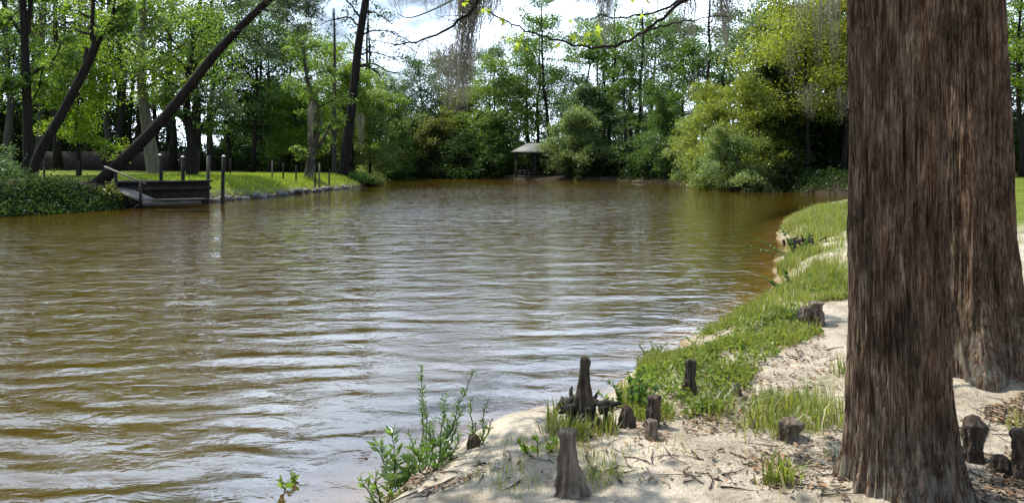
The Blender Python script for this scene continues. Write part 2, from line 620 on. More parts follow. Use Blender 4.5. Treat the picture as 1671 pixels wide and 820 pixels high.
lawn = ((GK > 0.5) & (GK < 1.5)).astype(float)
near = (GK < 0.5).astype(float)
rG = np.hypot(GX, GY)
gcov = np.zeros_like(GX)
m = rG < 60
gcov[m] = grass_w(GX[m], GY[m]) * np.clip(0.34 + 0.55 * n2(GX[m], GY[m], 1.3, 3.0, 3), 0, .8)
gcov = np.maximum(gcov, near * (GY > 8) * (GX > 2) * (GD < 1.3) * np.clip(GD / .3, 0, 1) * (GY < 45) * np.clip(.35 + .6 * n2(GX, GY, .9, 4.0, 2), 0, .7))
gcov = np.maximum(gcov, lawn * np.clip(1 - (GY - 75 - 3 * n2(GX, GY, .1, 5)) / 4, 0, 1) * np.clip((GD - .2) / .8, 0, 1))
far_lawn = near * np.clip((GY - 14 - 3 * n2(GX, GY, .3, 2)) / 6, 0, 1) * np.clip((GX - 4) / 3, 0, 1) * np.clip(GD / 1.5, 0, 1) * np.clip((70 - GY) / 10, 0, 1)
gcov = np.maximum(gcov, 0.75 * far_lawn)
gcov = np.maximum(gcov, .85 * np.clip((GX - .52 * GY) / 2, 0, 1) * np.clip((GY - 14) / 6, 0, 1) * np.clip((74 - GY) / 6, 0, 1))
clear_ = np.exp(-(((GX - 9.5) / 2.2) ** 2 + ((GY - 92) / 4) ** 2)) * (GD > 0.3)
gcov = np.maximum(gcov, clear_)
gcov *= 1 - np.clip((-GX - 15.6) / 1.0, 0, 1) * np.clip((3.0 - GD) / 1.0, 0, 1) * (GY < 40)
forest = np.clip(1 - near, 0, 1) * (1 - gcov)
forest = np.maximum(forest, near * np.clip((GY - 50) / 10, 0, 1) * (1 - gcov))
ground_me = mesh_np('ground', np.stack([GX, GY, GZ], 1), [GF, [list(range(na))]], True)
for nm, arr in (('grass_cover', gcov), ('forest_floor', forest), ('shore_d', np.clip(GD, -5, 5))):
    at_ = ground_me.attributes.new(nm, 'FLOAT', 'POINT')
    at_.data.foreach_set('value', arr.astype(np.float32))

t = NT('ground_sand_grass_soil')
P1 = t.pos()
a1 = t.noise(P1, 2.2, 6, 0.62)
a2 = t.noise(P1, 14, 6, 0.6)
a3 = t.noise(P1, 70, 4, 0.6)
sand = t.ramp(a1, [(0.32, (0.28, 0.235, 0.17)), (0.5, (0.44, 0.385, 0.30)), (0.7, (0.55, 0.49, 0.395))])
sand = t.mix(t.ramp(a2, [(0.55, (0, 0, 0)), (0.72, (0.55, 0.55, 0.55))]), sand, (0.20, 0.155, 0.11))
sand = t.mix(t.ramp(a3, [(0.60, (0, 0, 0)), (0.70, (0.6, 0.6, 0.6))]), sand, (0.13, 0.10, 0.07))
shd = t.node('ShaderNodeAttribute', attribute_name='shore_d').outputs['Fac']
wet = t.ramp(t.math('ADD', t.math('MULTIPLY', shd, 1.0), 0.5), [(0.5, (1, 1, 1)), (0.72, (0, 0, 0))])
sand = t.mix(wet, sand, t.mix(1.0, sand, (0.55, 0.47, 0.33), 'MULTIPLY'))
gn = t.noise(P1, 0.7, 5, 0.6)
gn2 = t.noise(P1, 6, 4, 0.6)
grs = t.ramp(gn, [(0.3, (0.07, 0.10, 0.016)), (0.5, (0.12, 0.165, 0.018)), (0.7, (0.17, 0.20, 0.03))])
grs = t.mix(t.ramp(gn2, [(0.45, (0, 0, 0)), (0.75, (0.6, 0.6, 0.6))]), grs, (0.05, 0.075, 0.015))
gw = t.node('ShaderNodeAttribute', attribute_name='grass_cover').outputs['Fac']
gw = t.ramp(t.math('ADD', gw, t.math('MULTIPLY', t.math('SUBTRACT', gn2, 0.5), 0.9)), [(0.35, (0, 0, 0)), (0.75, (1, 1, 1))])
fw = t.node('ShaderNodeAttribute', attribute_name='forest_floor').outputs['Fac']
soil = t.ramp(a2, [(0.3, (0.02, 0.016, 0.011)), (0.7, (0.065, 0.05, 0.033))])
col = t.mix(fw, sand, soil)
col = t.mix(gw, col, grs)
hsum = t.math('ADD', t.math('ADD', t.math('MULTIPLY', a2, 0.6), t.math('MULTIPLY', a3, 0.18)), a1)
GROUND = t.done(t.pbsdf(col, 0.95, t.bump(hsum, 0.9, 0.09), 0.1))
tag(link('ground', ground_me, GROUND), kind='structure')

# ---------------------------------------------------------------- water
keepv = GD < 1.2
keep = keepv[GF].any(1) & (rG[GF].max(1) < 600)
wf = GF[keep]
ids = np.unique(wf)
remap = np.full(len(GX), -1); remap[ids] = np.arange(len(ids))
wx, wy = GX[ids], GY[ids]
wr = np.hypot(wx, wy)


def waves(x, y):
    rng = np.random.default_rng(5)
    wxx = x + 0.5 * n2(x, y, 0.35, 9.0, 2)
    wyy = y + 0.55 * n2(x, y, 0.35, 4.0, 2)
    z = np.zeros_like(x)
    r = np.hypot(x, y)
    for k in range(26):
        lam = 0.26 * (1.9 / 0.26) ** (k / 25.0)
        th = rng.normal(0, 0.26 + 0.34 * max(0, 0.75 - lam)) + 0.10
        kx, ky = math.sin(th) * 2 * math.pi / lam, math.cos(th) * 2 * math.pi / lam
        a = 0.0060 * min(lam, 0.55) ** 0.6 / max(1.0, lam / 0.55) ** 0.75
        fade = np.clip(1.6 - r * 0.0165 * 2.6 / lam / 1.0, 0, 1)
        z += a * fade * np.sin(kx * wxx + ky * wyy + rng.uniform(0, 6.28))
    return z * (0.75 + 0.5 * n2(x, y, 0.12, 1.5, 2))


ruf = np.clip((-GD[ids] - 1.0) / 9.0, 0, 1)
wz = waves(wx, wy) * (.7 + .45 * ruf) * np.clip(-GD[ids] / 1.5 + 0.15, 0.1, 1)
water_me = mesh_np('water', np.stack([wx, wy, wz], 1), [remap[wf]], True)
dep = water_me.attributes.new('depth', 'FLOAT', 'POINT')
dep.data.foreach_set('value', np.clip(-GZ[ids], 0, 3).astype(np.float32))
rf_ = water_me.attributes.new('ruffle', 'FLOAT', 'POINT')
rf_.data.foreach_set('value', (ruf * np.clip(1 + .5 * n2(wx, wy, .09, 6.0, 2), .3, 1.4)).astype(np.float32))
t = NT('river_water')
p = t.pos((0.62, 1.0, 1.0))
b1 = t.noise(p, 4.2, 3, 0.55, 0.6)
b2 = t.noise(p, 9.5, 3, 0.55, 0.4)
b3 = t.noise(p, 1.1, 2, 0.5, 0.5)
b4 = t.noise(t.pos((0.8, 1.0, 1.0)), 24, 2, 0.5, 0.6)
rdg = t.math('SUBTRACT', 1.0, t.math('ABSOLUTE', t.math('SUBTRACT', t.math('MULTIPLY', b1, 2.0), 1.0)))
hh = t.math('ADD', t.math('ADD', t.math('ADD', t.math('MULTIPLY', b1, 0.8), t.math('MULTIPLY', rdg, 0.35)), t.math('MULTIPLY', b2, 0.24)), t.math('ADD', t.math('MULTIPLY', b3, 1.6), t.math('MULTIPLY', b4, 0.085)))
rfa = t.node('ShaderNodeAttribute', attribute_name='ruffle').outputs['Fac']
hh = t.math('MULTIPLY', hh, t.math('ADD', t.math('MULTIPLY', rfa, 1.0), 0.5))
nrm = t.bump(hh, 0.38, 0.06)
dpt = t.node('ShaderNodeAttribute', attribute_name='depth').outputs['Fac']
body = t.ramp(t.noise(t.pos((0.08, 0.08, 0.08)), 1, 3), [(0.3, (0.050, 0.030, 0.003)), (0.7, (0.067, 0.041, 0.0045))])
dif = t.node('ShaderNodeBsdfDiffuse', {'Color': body}).outputs[0]
tintr = t.ramp(dpt, [(0.0, (0.92, 0.84, 0.64)), (0.2, (0.66, 0.45, 0.15)), (0.6, (0.35, 0.2, 0.05))])
tra = t.node('ShaderNodeBsdfTransparent', {'Color': tintr}).outputs[0]
murk = t.ramp(dpt, [(0.0, (0, 0, 0)), (0.06, (0.22, 0.22, 0.22)), (0.30, (1, 1, 1))])
under = t.node('ShaderNodeMixShader', {0: murk, 1: tra, 2: dif}).outputs[0]
gls = t.node('ShaderNodeBsdfGlossy', {'Color': (1, 1, 1, 1), 'Roughness': 0.012, 'Normal': nrm}).outputs[0]
fr = t.node('ShaderNodeFresnel', {'IOR': 1.38, 'Normal': nrm}).outputs[0]
WATER = t.done(t.node('ShaderNodeMixShader', {0: fr, 1: under, 2: gls}).outputs[0])
tag(link('water', water_me, WATER), kind='structure')


# ---------------------------------------------------------------- foliage and trees
def leaf_cloud(rng, centres, rc, per, size, flat=0.6, up=0.8, droop=0.0, aspect=0.5, tang=None, spread=None):
    """leaf faces around each centre; returns V (4 per leaf)"""
    centres = np.asarray(centres, float).reshape(-1, 3)
    n = len(centres) * per
    rcs = np.broadcast_to(np.asarray(rc, float), (len(centres),))
    c = np.repeat(centres, per, 0)
    rr = np.repeat(rcs, per)[:, None]
    off = rng.normal(0, 1, (n, 3)) * rr * np.array([1, 1, flat]) * 0.62
    c = c + off
    c[:, 2] -= droop * np.linalg.norm(off[:, :2], axis=1)
    nn = rng.normal(0, 0.75, (n, 3)); nn[:, 2] += up
    nn /= np.linalg.norm(nn, axis=1)[:, None] + 1e-9
    tt = rng.normal(0, 1, (n, 3))
    if droop:
        tt[:, 2] -= 1.2 * droop
    tt -= nn * (tt * nn).sum(1)[:, None]
    tt /= np.linalg.norm(tt, axis=1)[:, None] + 1e-9
    bb = np.cross(nn, tt)
    s = (size * rng.uniform(0.55, 1.35, n))[:, None]
    fold = nn * s * 0.18
    V = np.stack([c - tt * s * 0.5, c + bb * s * aspect * 0.5 + fold, c + tt * s * 0.55, c - bb * s * aspect * 0.5 + fold], 1)
    return V.reshape(-1, 3)


def quads(V):
    return np.arange(len(V)).reshape(-1, 4)


def limb_path(rng, p0, az, el, L, n=6, bend=0.0, wig=0.12):
    pts = [np.array(p0, float)]
    e = el
    a = az
    for k in range(n - 1):
        st = L / (n - 1)
        pts.append(pts[-1] + st * np.array([math.cos(a) * math.cos(e), math.sin(a) * math.cos(e), math.sin(e)]))
        e += bend / (n - 1) + rng.normal(0, wig)
        a += rng.normal(0, wig * 1.3)
    return np.array(pts)


def interp(path, s):
    n = len(path) - 1
    f = min(max(s, 0), 0.9999) * n
    i = int(f)
    return path[i] * (1 - (f - i)) + path[i + 1] * (f - i)


PROF = {
    'round': lambda u: 0.45 + 0.75 * math.sin(math.pi * min(1, u * 0.85 + 0.12)),
    'cone': lambda u: 1.05 - 0.85 * u,
    'spread': lambda u: 0.5 + 0.6 * u,
    'column': lambda u: 0.85 - 0.4 * u * u,
    'bush': lambda u: 1.0 - 0.55 * u ** 1.5,
}


def tree_parts(seed, trunk, r0, r1, t0=0.3, limbs=14, L=4.0, prof='round', el=0.45, bend=-0.3, subs=3,
               clusters=5, rc=0.7, per=40, size=0.2, flat=0.6, up=0.8, droop=0.0, aspect=0.5, jit=0.27, sides=7, limb_r=0.42, top=True, bare=0.0):
    """trunk: path (n,3) in local coordinates. returns wood MB and leaf vertices"""
    rng = np.random.default_rng(seed)
    trunk = np.array([tuple(p) for p in trunk], float)
    wood = MB()
    n = len(trunk)
    tr = np.array([r0 + (r1 - r0) * (k / (n - 1)) ** 0.8 for k in range(n)])
    tr[0] *= 1.35
    wood.tube(trunk, tr, sides + 3)
    cen, crs = [], []
    for i in range(limbs):
        u = (i + rng.uniform(0, 0.9)) / limbs
        tt_ = t0 + (1 - t0) * u
        p0 = interp(trunk, tt_)
        rl = (r0 + (r1 - r0) * tt_ ** 0.8) * limb_r
        rl = max(rl, 0.012)
        az = i * 2.399 + rng.uniform(-0.5, 0.5)
        Ll = L * PROF[prof](u) * rng.uniform(0.92 - jit, 0.92 + jit)
        pth = limb_path(rng, p0, az, el + 0.5 * u + rng.normal(0, 0.15), Ll, 6, bend, 0.13)
        wood.tube(pth, np.linspace(rl, rl * 0.22, 6), 5, False)
        leafy = rng.uniform() >= bare
        ends = [(pth, 0.45)]
        for k in range(subs):
            s = rng.uniform(0.3, 0.9)
            sp = limb_path(rng, interp(pth, s), az + rng.choice([-1, 1]) * rng.uniform(0.4, 1.1), el * 0.6 + rng.normal(0, 0.35), Ll * rng.uniform(0.28, 0.5), 4, bend, 0.2)
            wood.tube(sp, np.linspace(rl * 0.4, rl * 0.12, 4), 4, False)
            ends.append((sp, 0.4))
        if leafy:
            for q, (pp, s0) in enumerate(ends):
                m_ = clusters if q == 0 else max(2, clusters // 2)
                for k in range(m_):
                    s = s0 + (1 - s0) * (k + rng.uniform(0.2, 1)) / m_
                    cen.append(interp(pp, s) + rng.normal(0, rc * 0.35, 3))
                    crs.append(rc * rng.uniform(0.6, 1.25))
    if top:
        for k in range(clusters):
            cen.append(interp(trunk, rng.uniform(0.85, 1)) + rng.normal(0, rc * 0.5, 3)); crs.append(rc)
    LV = leaf_cloud(rng, cen, crs, per, size, flat, up, droop, aspect) if len(cen) and per else None
    return wood, LV


def wob_trunk(rng, H, n=9, lean=(0, 0), wig=0.05):
    pts = []
    ox = oy = 0.0
    for k in range(n):
        u = k / (n - 1)
        if k:
            ox += rng.normal(0, wig) * H / n * 2; oy += rng.normal(0, wig) * H / n * 2
        pts.append((lean[0] * u + ox, lean[1] * u + oy, H * u - (0.4 if k == 0 else 0)))
    return pts


KINDS = {
    # leaf material, bark, kwargs
    'broad': dict(bark='grey', t0=0.25, limbs=24, L=3.6, prof='round', el=0.35, bend=-0.35, subs=4, clusters=5, rc=0.62, per=46, size=0.19, flat=0.5),
    'tall': dict(bark='grey', t0=0.38, limbs=18, L=3.0, prof='round', el=0.5, bend=-0.3, subs=3, clusters=5, rc=0.6, per=46, size=0.18, flat=0.55),
    'slim': dict(bark='grey', t0=0.3, limbs=14, L=2.0, prof='column', el=0.5, bend=-0.4, subs=3, clusters=4, rc=0.5, per=34, size=0.18, flat=0.55),
    'full': dict(bark='brown', t0=0.06, limbs=30, L=3.4, prof='bush', el=0.35, bend=-0.6, subs=4, clusters=5, rc=0.6, per=46, size=0.18, flat=0.55, droop=0.1),
    'willow': dict(bark='brown', t0=0.05, limbs=26, L=3.6, prof='bush', el=0.45, bend=-1.0, jit=0.75, subs=4, clusters=6, rc=0.55, per=42, size=0.2, flat=0.6, droop=0.35, aspect=0.32),
    'pine': dict(bark='dark', t0=0.55, limbs=16, L=2.6, prof='round', el=0.25, bend=0.1, subs=3, clusters=4, rc=0.5, per=46, size=0.26, flat=0.6, aspect=0.13, up=0.3),
    'cypress': dict(bark='grey', t0=0.3, limbs=22, L=2.6, prof='round', el=0.2, bend=-0.4, subs=4, clusters=4, rc=0.5, per=30, size=0.2, flat=0.35, aspect=0.25),
    'thin': dict(bark='dark', t0=0.3, limbs=16, L=2.4, prof='column', el=0.5, bend=-0.1, subs=4, clusters=2, rc=0.4, per=12, size=0.16, flat=0.6, bare=0.55, top=False),
}


def plant_tree(name, label, px, D, topy, spread_px, kind, leaf, seed, bark=None, group=None, r=None, lean=(0, 0), cat='tree', base=None, **kw):
    """a tree standing at pixel column px, D metres away, whose top reaches pixel row topy"""
    rng = np.random.default_rng(seed + 1000)
    b = at(px, 280, D)
    gz = max(hz(b.x, b.y), 0.05)
    Ht = zpx(topy, D) - gz
    k = dict(KINDS[kind]); k.update(kw)
    bk = k.pop('bark') if bark is None else (k.pop('bark'), bark)[1]
    sp = spread_px / F0 * D * 0.5
    k['L'] = sp
    sc = max(0.55, min(1.6, D / 62.0))
    k['size'] = k['size'] * sc ** 0.6
    k['rc'] = min(k['rc'] * max(0.6, sp / 3.2), k['rc'] * 1.5)
    rr = r if r else 0.012 * Ht + 0.06
    wood, LV = tree_parts(seed, wob_trunk(rng, Ht, 9, lean), rr, rr * 0.22, **k)
    root = empty(name, (b.x, b.y, gz), label, cat, group, rng.uniform(-0.4, 0.4) if lean == (0, 0) else 0)
    link('trunk', wood.mesh('trunk', True), BARK[bk], root)
    if LV is not None:
        link('crown', mesh_np('crown', LV, [quads(LV)]), LEAF[leaf], root)
    return root


def custom_tree(name, label, path_px, r0, r1, bark, leaf=None, seed=0, limbs_px=(), group=None, foot=None, **kw):
    """path_px: (px, py, D) along the trunk"""
    pts = [at(*p) for p in path_px]
    b = pts[0]
    gz = max(hz(b.x, b.y), -0.1) if foot is None else foot
    base = Vector((b.x, b.y, gz))
    # smooth the path
    P = np.array([tuple(p) for p in pts])
    P[0, 2] = gz - 0.3
    tq = np.linspace(0, 1, len(P)); ts = np.linspace(0, 1, len(P) * 3)
    P = np.stack([np.interp(ts, tq, P[:, k]) for k in range(3)], 1)
    for _ in range(2):
        P[1:-1] = 0.25 * P[:-2] + 0.5 * P[1:-1] + 0.25 * P[2:]
    loc = P - np.array(base)
    k = dict(limbs=0, per=0, top=False, sides=9)
    k.update(kw)
    wood, LV = tree_parts(seed, loc, r0, r1, **k)
    rng = np.random.default_rng(seed)
    cen = []
    for (pp, ra, rb, nsub, leafy) in limbs_px:
        L_ = np.array([tuple(at(*q) - base) for q in pp])
        tq = np.linspace(0, 1, len(L_)); ts = np.linspace(0, 1, max(8, len(L_) * 2))
        L_ = np.stack([np.interp(ts, tq, L_[:, c]) for c in range(3)], 1)
        L_[1:-1] += rng.normal(0, 0.012 * np.linalg.norm(L_[-1] - L_[0]), L_[1:-1].shape)
        wood.tube(L_, np.linspace(ra, rb, len(L_)), 6, False)
        tot = np.linalg.norm(L_[-1] - L_[0])
        for q in range(nsub):
            s = rng.uniform(0.25, 1)
            d = L_[-1] - L_[0]
            az = math.atan2(d[1], d[0]) + rng.uniform(-1.3, 1.3)
            sp = limb_path(rng, interp(L_, s), az, rng.uniform(-0.5, 0.5), tot * rng.uniform(0.15, 0.4), 5, -0.2, 0.22)
            wood.tube(sp, np.linspace(max(rb, ra * 0.35), rb * 0.4, 5), 4, False)
            if leafy:
                for s2 in (0.5, 0.8, 1.0):
                    cen.append(interp(sp, s2))
    root = empty(name, tuple(base), label, 'tree', group)
    link('trunk', wood.mesh('trunk', True), BARK[bark], root)
    Vs = []
    if LV is not None:
        Vs.append(LV)
    if cen:
        Vs.append(leaf_cloud(rng, cen, 0.4, 40, 0.22, 0.5, 0.3, 0, 0.16 if leaf == 'needle' else 0.5))
    if Vs:
        V = np.vstack(Vs)
        link('crown', mesh_np('crown', V, [quads(V)]), LEAF[leaf], root)
    return root


def moss_clump(seed, top, length, width, n, sway=(0, 0), thick=0.006, name='spanish_moss', label='', group='hanging moss', depth=None, shape=1.0):
    rng = np.random.default_rng(seed)
    mb = MB()
    depth = depth or width * 0.6
    top = np.array(tuple(top))
    m_ = 9
    for k in range(n):
        x0 = rng.normal(0, width * 0.28); y0 = rng.normal(0, depth * 0.28)
        Ln = length * min(1.0, rng.beta(2.2, 1.4) + 0.08) * (1 - shape * 0.5 * min(1, abs(x0) / width))
        z0 = -rng.uniform(0, 0.35) * (length - Ln)
        s = np.linspace(0, 1, m_)
        ph = rng.uniform(0, 6.28, 2)
        amp = 0.05 * width + 0.018 * Ln
        X = x0 * (1 - 0.25 * s) + sway[0] * s + amp * s * np.sin(5 * s + ph[0]) + rng.normal(0, 0.016 + 0.008 * Ln, m_)
        Y = y0 * (1 - 0.25 * s) + sway[1] * s + amp * s * np.sin(5 * s + ph[1])
        Z = z0 - Ln * s
        a = rng.uniform(0, math.pi)
        w = thick * rng.uniform(0.5, 1.3) * (1.15 - 0.9 * s)
        wx_, wy_ = np.cos(a + 2 * s) * w, np.sin(a + 2 * s) * w
        A = np.stack([X + wx_, Y + wy_, Z], 1); B = np.stack([X - wx_, Y - wy_, Z], 1)
        V = np.empty((2 * m_, 3)); V[0::2] = A; V[1::2] = B
        i = np.arange(m_ - 1) * 2
        mb.add(V, np.stack([i, i + 1, i + 3, i + 2], 1))
    o = link(name, mb.mesh(name), MOSS, None, tuple(top))
    return tag(o, label, 'moss', group)


# ================================================================ THE LAWN SIDE
# hand-shaped trunks
custom_tree('leaning_pine', 'long dark pine trunk leaning steeply out of the shrubby bank above the dock ramp',
            [(150, 304, 36.6), (200, 262, 36.6), (258, 205, 36.6), (303, 150, 36.6), (350, 88, 36.6), (400, 36, 36.6), (436, 3, 36.6), (480, -40, 36.6), (520, -80, 36.6)],
            0.31, 0.13, 'dark', 'needle', 3,
            [([(385, 50, 36.6), (405, 56, 36.6), (425, 75, 36.4), (440, 92, 36.2)], 0.07, 0.02, 6, True),
             ([(300, 150, 36.6), (325, 140, 36.9), (350, 152, 37.1)], 0.05, 0.015, 4, False),
             ([(320, 125, 36.6), (340, 160, 36.2), (375, 185, 36)], 0.045, 0.012, 6, True),
             ([(425, 14, 36.6), (455, 20, 36.2), (490, 52, 36)], 0.06, 0.015, 9, True),
             ([(440, 0, 36.6), (470, 4, 36.8), (505, 20, 37)], 0.06, 0.015, 9, True),
             ([(470, -30, 36.6), (430, -20, 37.2), (370, 8, 37.6)], 0.06, 0.015, 12, True),
             ([(480, -40, 36.6), (500, -10, 37.2), (500, 30, 37.6)], 0.06, 0.015, 10, True)])
custom_tree('broken_leaning_tree', 'leaning dark trunk with a broken stub top and two thin shoots, beside the forked trunk',
            [(48, 280, 36), (62, 250, 36), (95, 198, 36), (125, 140, 36), (148, 95, 36), (160, 62, 36), (166, 52, 36)],
            0.225, 0.17, 'dark', 'fresh', 4,
            [([(158, 78, 36), (150, 60, 36), (150, 30, 36), (152, -20, 36)], 0.12, 0.07, 3, False),
             ([(162, 58, 36), (176, 42, 36), (186, 22, 36), (205, -5, 36)], 0.07, 0.03, 5, True),
             ([(164, 54, 36), (180, 35, 36), (184, 12, 36), (194, -20, 36)], 0.07, 0.04, 5, True),
             ([(138, 105, 36), (142, 80, 36), (140, 78, 36)], 0.11, 0.07, 0, False)])
custom_tree('forked_tree', 'upright dark trunk forking high up, beside the broken leaning trunk',
            [(47, 286, 40), (46, 230, 40), (44, 160, 40), (41, 95, 40), (40, 50, 40), (36, -10, 40), (30, -60, 40)],
            0.26, 0.14, 'dark', 'fresh', 6,
            [([(41, 60, 40), (46, 30, 40), (50, -20, 40), (54, -60, 40)], 0.15, 0.1, 6, True),
             ([(46, 124, 40), (62, 112, 40), (78, 108, 40), (95, 90, 40), (106, 62, 40)], 0.09, 0.03, 6, True),
             ([(70, 110, 40), (64, 140, 40.2), (55, 165, 40.3)], 0.05, 0.03, 4, True),
             ([(42, 70, 40), (20, 30, 40), (-10, 22, 40)], 0.08, 0.03, 8, True),
             ([(45, 150, 40), (20, 130, 39.5), (0, 150, 39)], 0.07, 0.03, 8, True)])
custom_tree('tall_bent_tree', 'tall dark bare trunk at the tip of the lawn with short dead limbs',
            [(558, 284, 66), (566, 240, 66), (572, 190, 66), (579, 130, 66), (584, 80, 66), (590, 40, 66), (597, 0, 66), (602, -40, 66), (604, -90, 66)],
            0.46, 0.25, 'dark', 'needle', 8,
            [([(589, 45, 66), (572, 28, 66), (548, 30, 66), (528, 38, 66)], 0.10, 0.03, 6, False),
             ([(586, 60, 66), (606, 50, 66), (628, 48, 66), (648, 60, 66)], 0.09, 0.03, 8, False),
             ([(583, 90, 66), (604, 86, 66), (625, 88, 66), (650, 100, 66)], 0.08, 0.03, 7, False),
             ([(581, 108, 66), (600, 108, 66), (614, 116, 66), (622, 128, 66)], 0.11, 0.04, 6, False),
             ([(581, 108, 66), (610, 104, 66), (640, 118, 66), (652, 122, 66)], 0.09, 0.03, 7, False),
             ([(592, 35, 66), (570, 5, 66), (556, -10, 66)], 0.1, 0.04, 5, False),
             ([(594, 20, 66), (615, 20, 66), (640, 40, 66)], 0.09, 0.03, 6, False)])
custom_tree('dead_snag', 'slender grey dead snag with a splintered tip, next to the tall dark bare trunk',
            [(545, 284, 69), (546, 240, 69), (546, 180, 69), (546, 110, 69), (546, 60, 69), (545, 14, 69)],
            0.24, 0.07, 'grey', None, 9,
            [([(546, 62, 69), (536, 52, 69), (528, 46, 69)], 0.05, 0.015, 2, False), ([(546, 40, 69), (543, 22, 69), (542, 12, 69)], 0.06, 0.01, 0, False)])
custom_tree('mossy_forked_tree', 'crooked mossy tree splitting into two stems low down on the lawn tip',
            [(503, 288, 58.5), (507, 260, 58.5), (512, 235, 58.5), (519, 212, 58.5), (522, 195, 58.5), (518, 175, 58.5), (510, 160, 58.5), (502, 135, 58.5), (497, 100, 58.5), (494, 65, 58.5)],
            0.36, 0.10, 'mossy', 'fresh', 10,
            [([(511, 240, 58.5), (508, 215, 58.3), (506, 190, 58.1), (508, 172, 58), (512, 150, 58)], 0.28, 0.14, 4, True),
             ([(520, 240, 58.5), (528, 225, 58.8), (538, 205, 59), (545, 190, 59.1)], 0.14, 0.05, 5, True),
             ([(505, 265, 58.5), (494, 248, 58.1), (478, 240, 57.5)], 0.12, 0.05, 3, True)], t0=0.5, limbs=10, L=2.2, per=30, clusters=4, size=0.2, rc=0.5, subs=3, top=True)
custom_tree('v_limbed_tree', 'dark tree dividing into a wide V of limbs behind the dock pilings',
            [(313, 288, 50), (315, 262, 50), (314, 235, 50), (308, 205, 50), (304, 175, 50), (306, 140, 50), (312, 90, 50), (318, 40, 50)],
            0.42, 0.12, 'dark', 'fresh', 11,
            [([(315, 240, 50), (326, 215, 50), (340, 195, 50.5), (352, 178, 51), (362, 150, 51)], 0.2, 0.07, 8, True),
             ([(310, 215, 50), (296, 190, 49.5), (284, 165, 49), (275, 135, 49)], 0.16, 0.06, 8, True)],
            t0=0.5, limbs=14, L=4.2, per=34, clusters=5, size=0.2, rc=0.7, subs=4, top=True)
custom_tree('flared_pale_tree', 'pale grey trunk with a flared foot on the lawn behind the dock ramp',
            [(255, 288, 52), (249, 262, 52), (243, 225, 52), (236, 180, 52), (230, 130, 52), (230, 80, 52), (233, 20, 52), (235, -30, 52)],
            0.52, 0.14, 'pale', 'lime', 12, [], t0=0.42, limbs=18, L=4.0, per=34, clusters=5, size=0.2, rc=0.7, subs=4, top=True)

LT = [
    # px, D, topy, spread, kind, leaf, label
    (12, 47, -60, 250, 'broad', 'mid', 'broad green tree beside the forked trunk, its crown running out of the picture'),
    (95, 56, -50, 240, 'tall', 'fresh', 'tall fresh green tree between the broken leaning trunk and the board fence'),
    (128, 50, 90, 140, 'broad', 'lime', 'low yellow-green tree whose leaves hang in front of the board fence'),
    (168, 62, -40, 200, 'tall', 'lime', 'tall bright tree filling the gap between the two leaning trunks'),
    (197, 58, -20, 150, 'slim', 'mid', 'thin grey trunk just behind the foot of the leaning pine'),
    (282, 60, -50, 220, 'tall', 'fresh', 'tall fresh green tree standing behind the pale flared trunk'),
    (345, 64, -10, 180, 'tall', 'mid', 'tall mid green tree behind the dark V-limbed tree'),
    (372, 56, 60, 170, 'broad', 'dark', 'dark rounded tree behind the last dock piling'),
    (412, 54, 20, 200, 'broad', 'mid', 'dark-trunked dense green tree where the pilings end and the open lawn begins'),
    (440, 60, 70, 150, 'broad', 'cool', 'cool green tree behind the first thin lawn posts'),
    (468, 66, 55, 130, 'slim', 'fresh', 'narrow tree at the edge of the open sky, behind the lawn posts'),
    (482, 57, 165, 110, 'broad', 'lime', 'small yellow-green tree beside the mossy forked tree'),
    (535, 72, 95, 130, 'tall', 'lime', 'bright tree behind the dead snag'),
    (573, 76, 130, 120, 'broad', 'fresh', 'rounded fresh green tree behind the tall dark bare trunk'),
    (603, 80, 160, 110, 'full', 'willow', 'pale green leafy tree at the river bend, past the tall dark bare trunk'),
    (636, 88, 165, 90, 'full', 'fresh', 'leafy tree hanging over the water inside the river bend'),
    (322, 70, -60, 240, 'broad', 'olive', 'olive tree deep in the woods above the leaning pine'),
    (420, 74, 10, 200, 'tall', 'fresh', 'tall tree deep in the woods under the pine branches'),
    (60, 66, -70, 240, 'tall', 'olive', 'olive tree deep in the woods behind the board fence'),
    (232, 72, -70, 260, 'broad', 'mid', 'broad tree deep in the woods behind the pale flared trunk'),
]
for k, (px, D, ty, sp, kd, lf, lb) in enumerate(LT):
    D = D if D < 54 else 54 + (D - 54) * 0.75 + 18
    ty = ty - 130 if ty < 0 else ty
    plant_tree('woodland_tree', lb, px, D, ty, sp, kd, lf, 100 + k, bark='dark' if k % 3 else 'grey', group='trees behind the lawn')


def shrub(name, label, pos, rx, hgt, leaf, seed, n=14, per=90, size=0.16, group=None, aspect=0.4, droop=0.25, stems=True, flat=0.6):
    rng = np.random.default_rng(seed)
    root = empty(name, tuple(pos), label, 'shrub', group)
    mb = MB()
    cen = []
    for k in range(n):
        az = k * 2.399 + rng.uniform(-.4, .4)
        L = rng.uniform(0.55, 1.05)
        pth = limb_path(rng, (rng.normal(0, rx * .12), rng.normal(0, rx * .12), -0.1), az, rng.uniform(0.55, 1.35), L * max(rx, hgt), 6, -0.9, 0.15)
        pth[:, :2] *= rx / max(rx, hgt)
        pth[:, 2] = np.minimum(pth[:, 2] * hgt / max(rx, hgt), hgt)
        mb.tube(pth, np.linspace(0.03, 0.008, 6), 4, False)
        for s in (0.35, 0.55, 0.75, 0.95):
            cen.append(interp(pth, s))
    link('stem', mb.mesh('stem', True), BARK['brown'], root)
    V = leaf_cloud(rng, cen, 0.28 * max(rx, hgt) * 0.8, per // 4, size, flat, 0.7, droop, aspect)
    V[:, 2] = np.maximum(V[:, 2], -0.25)
    link('foliage', mesh_np('foliage', V, [quads(V)]), LEAF[leaf], root)
    return root


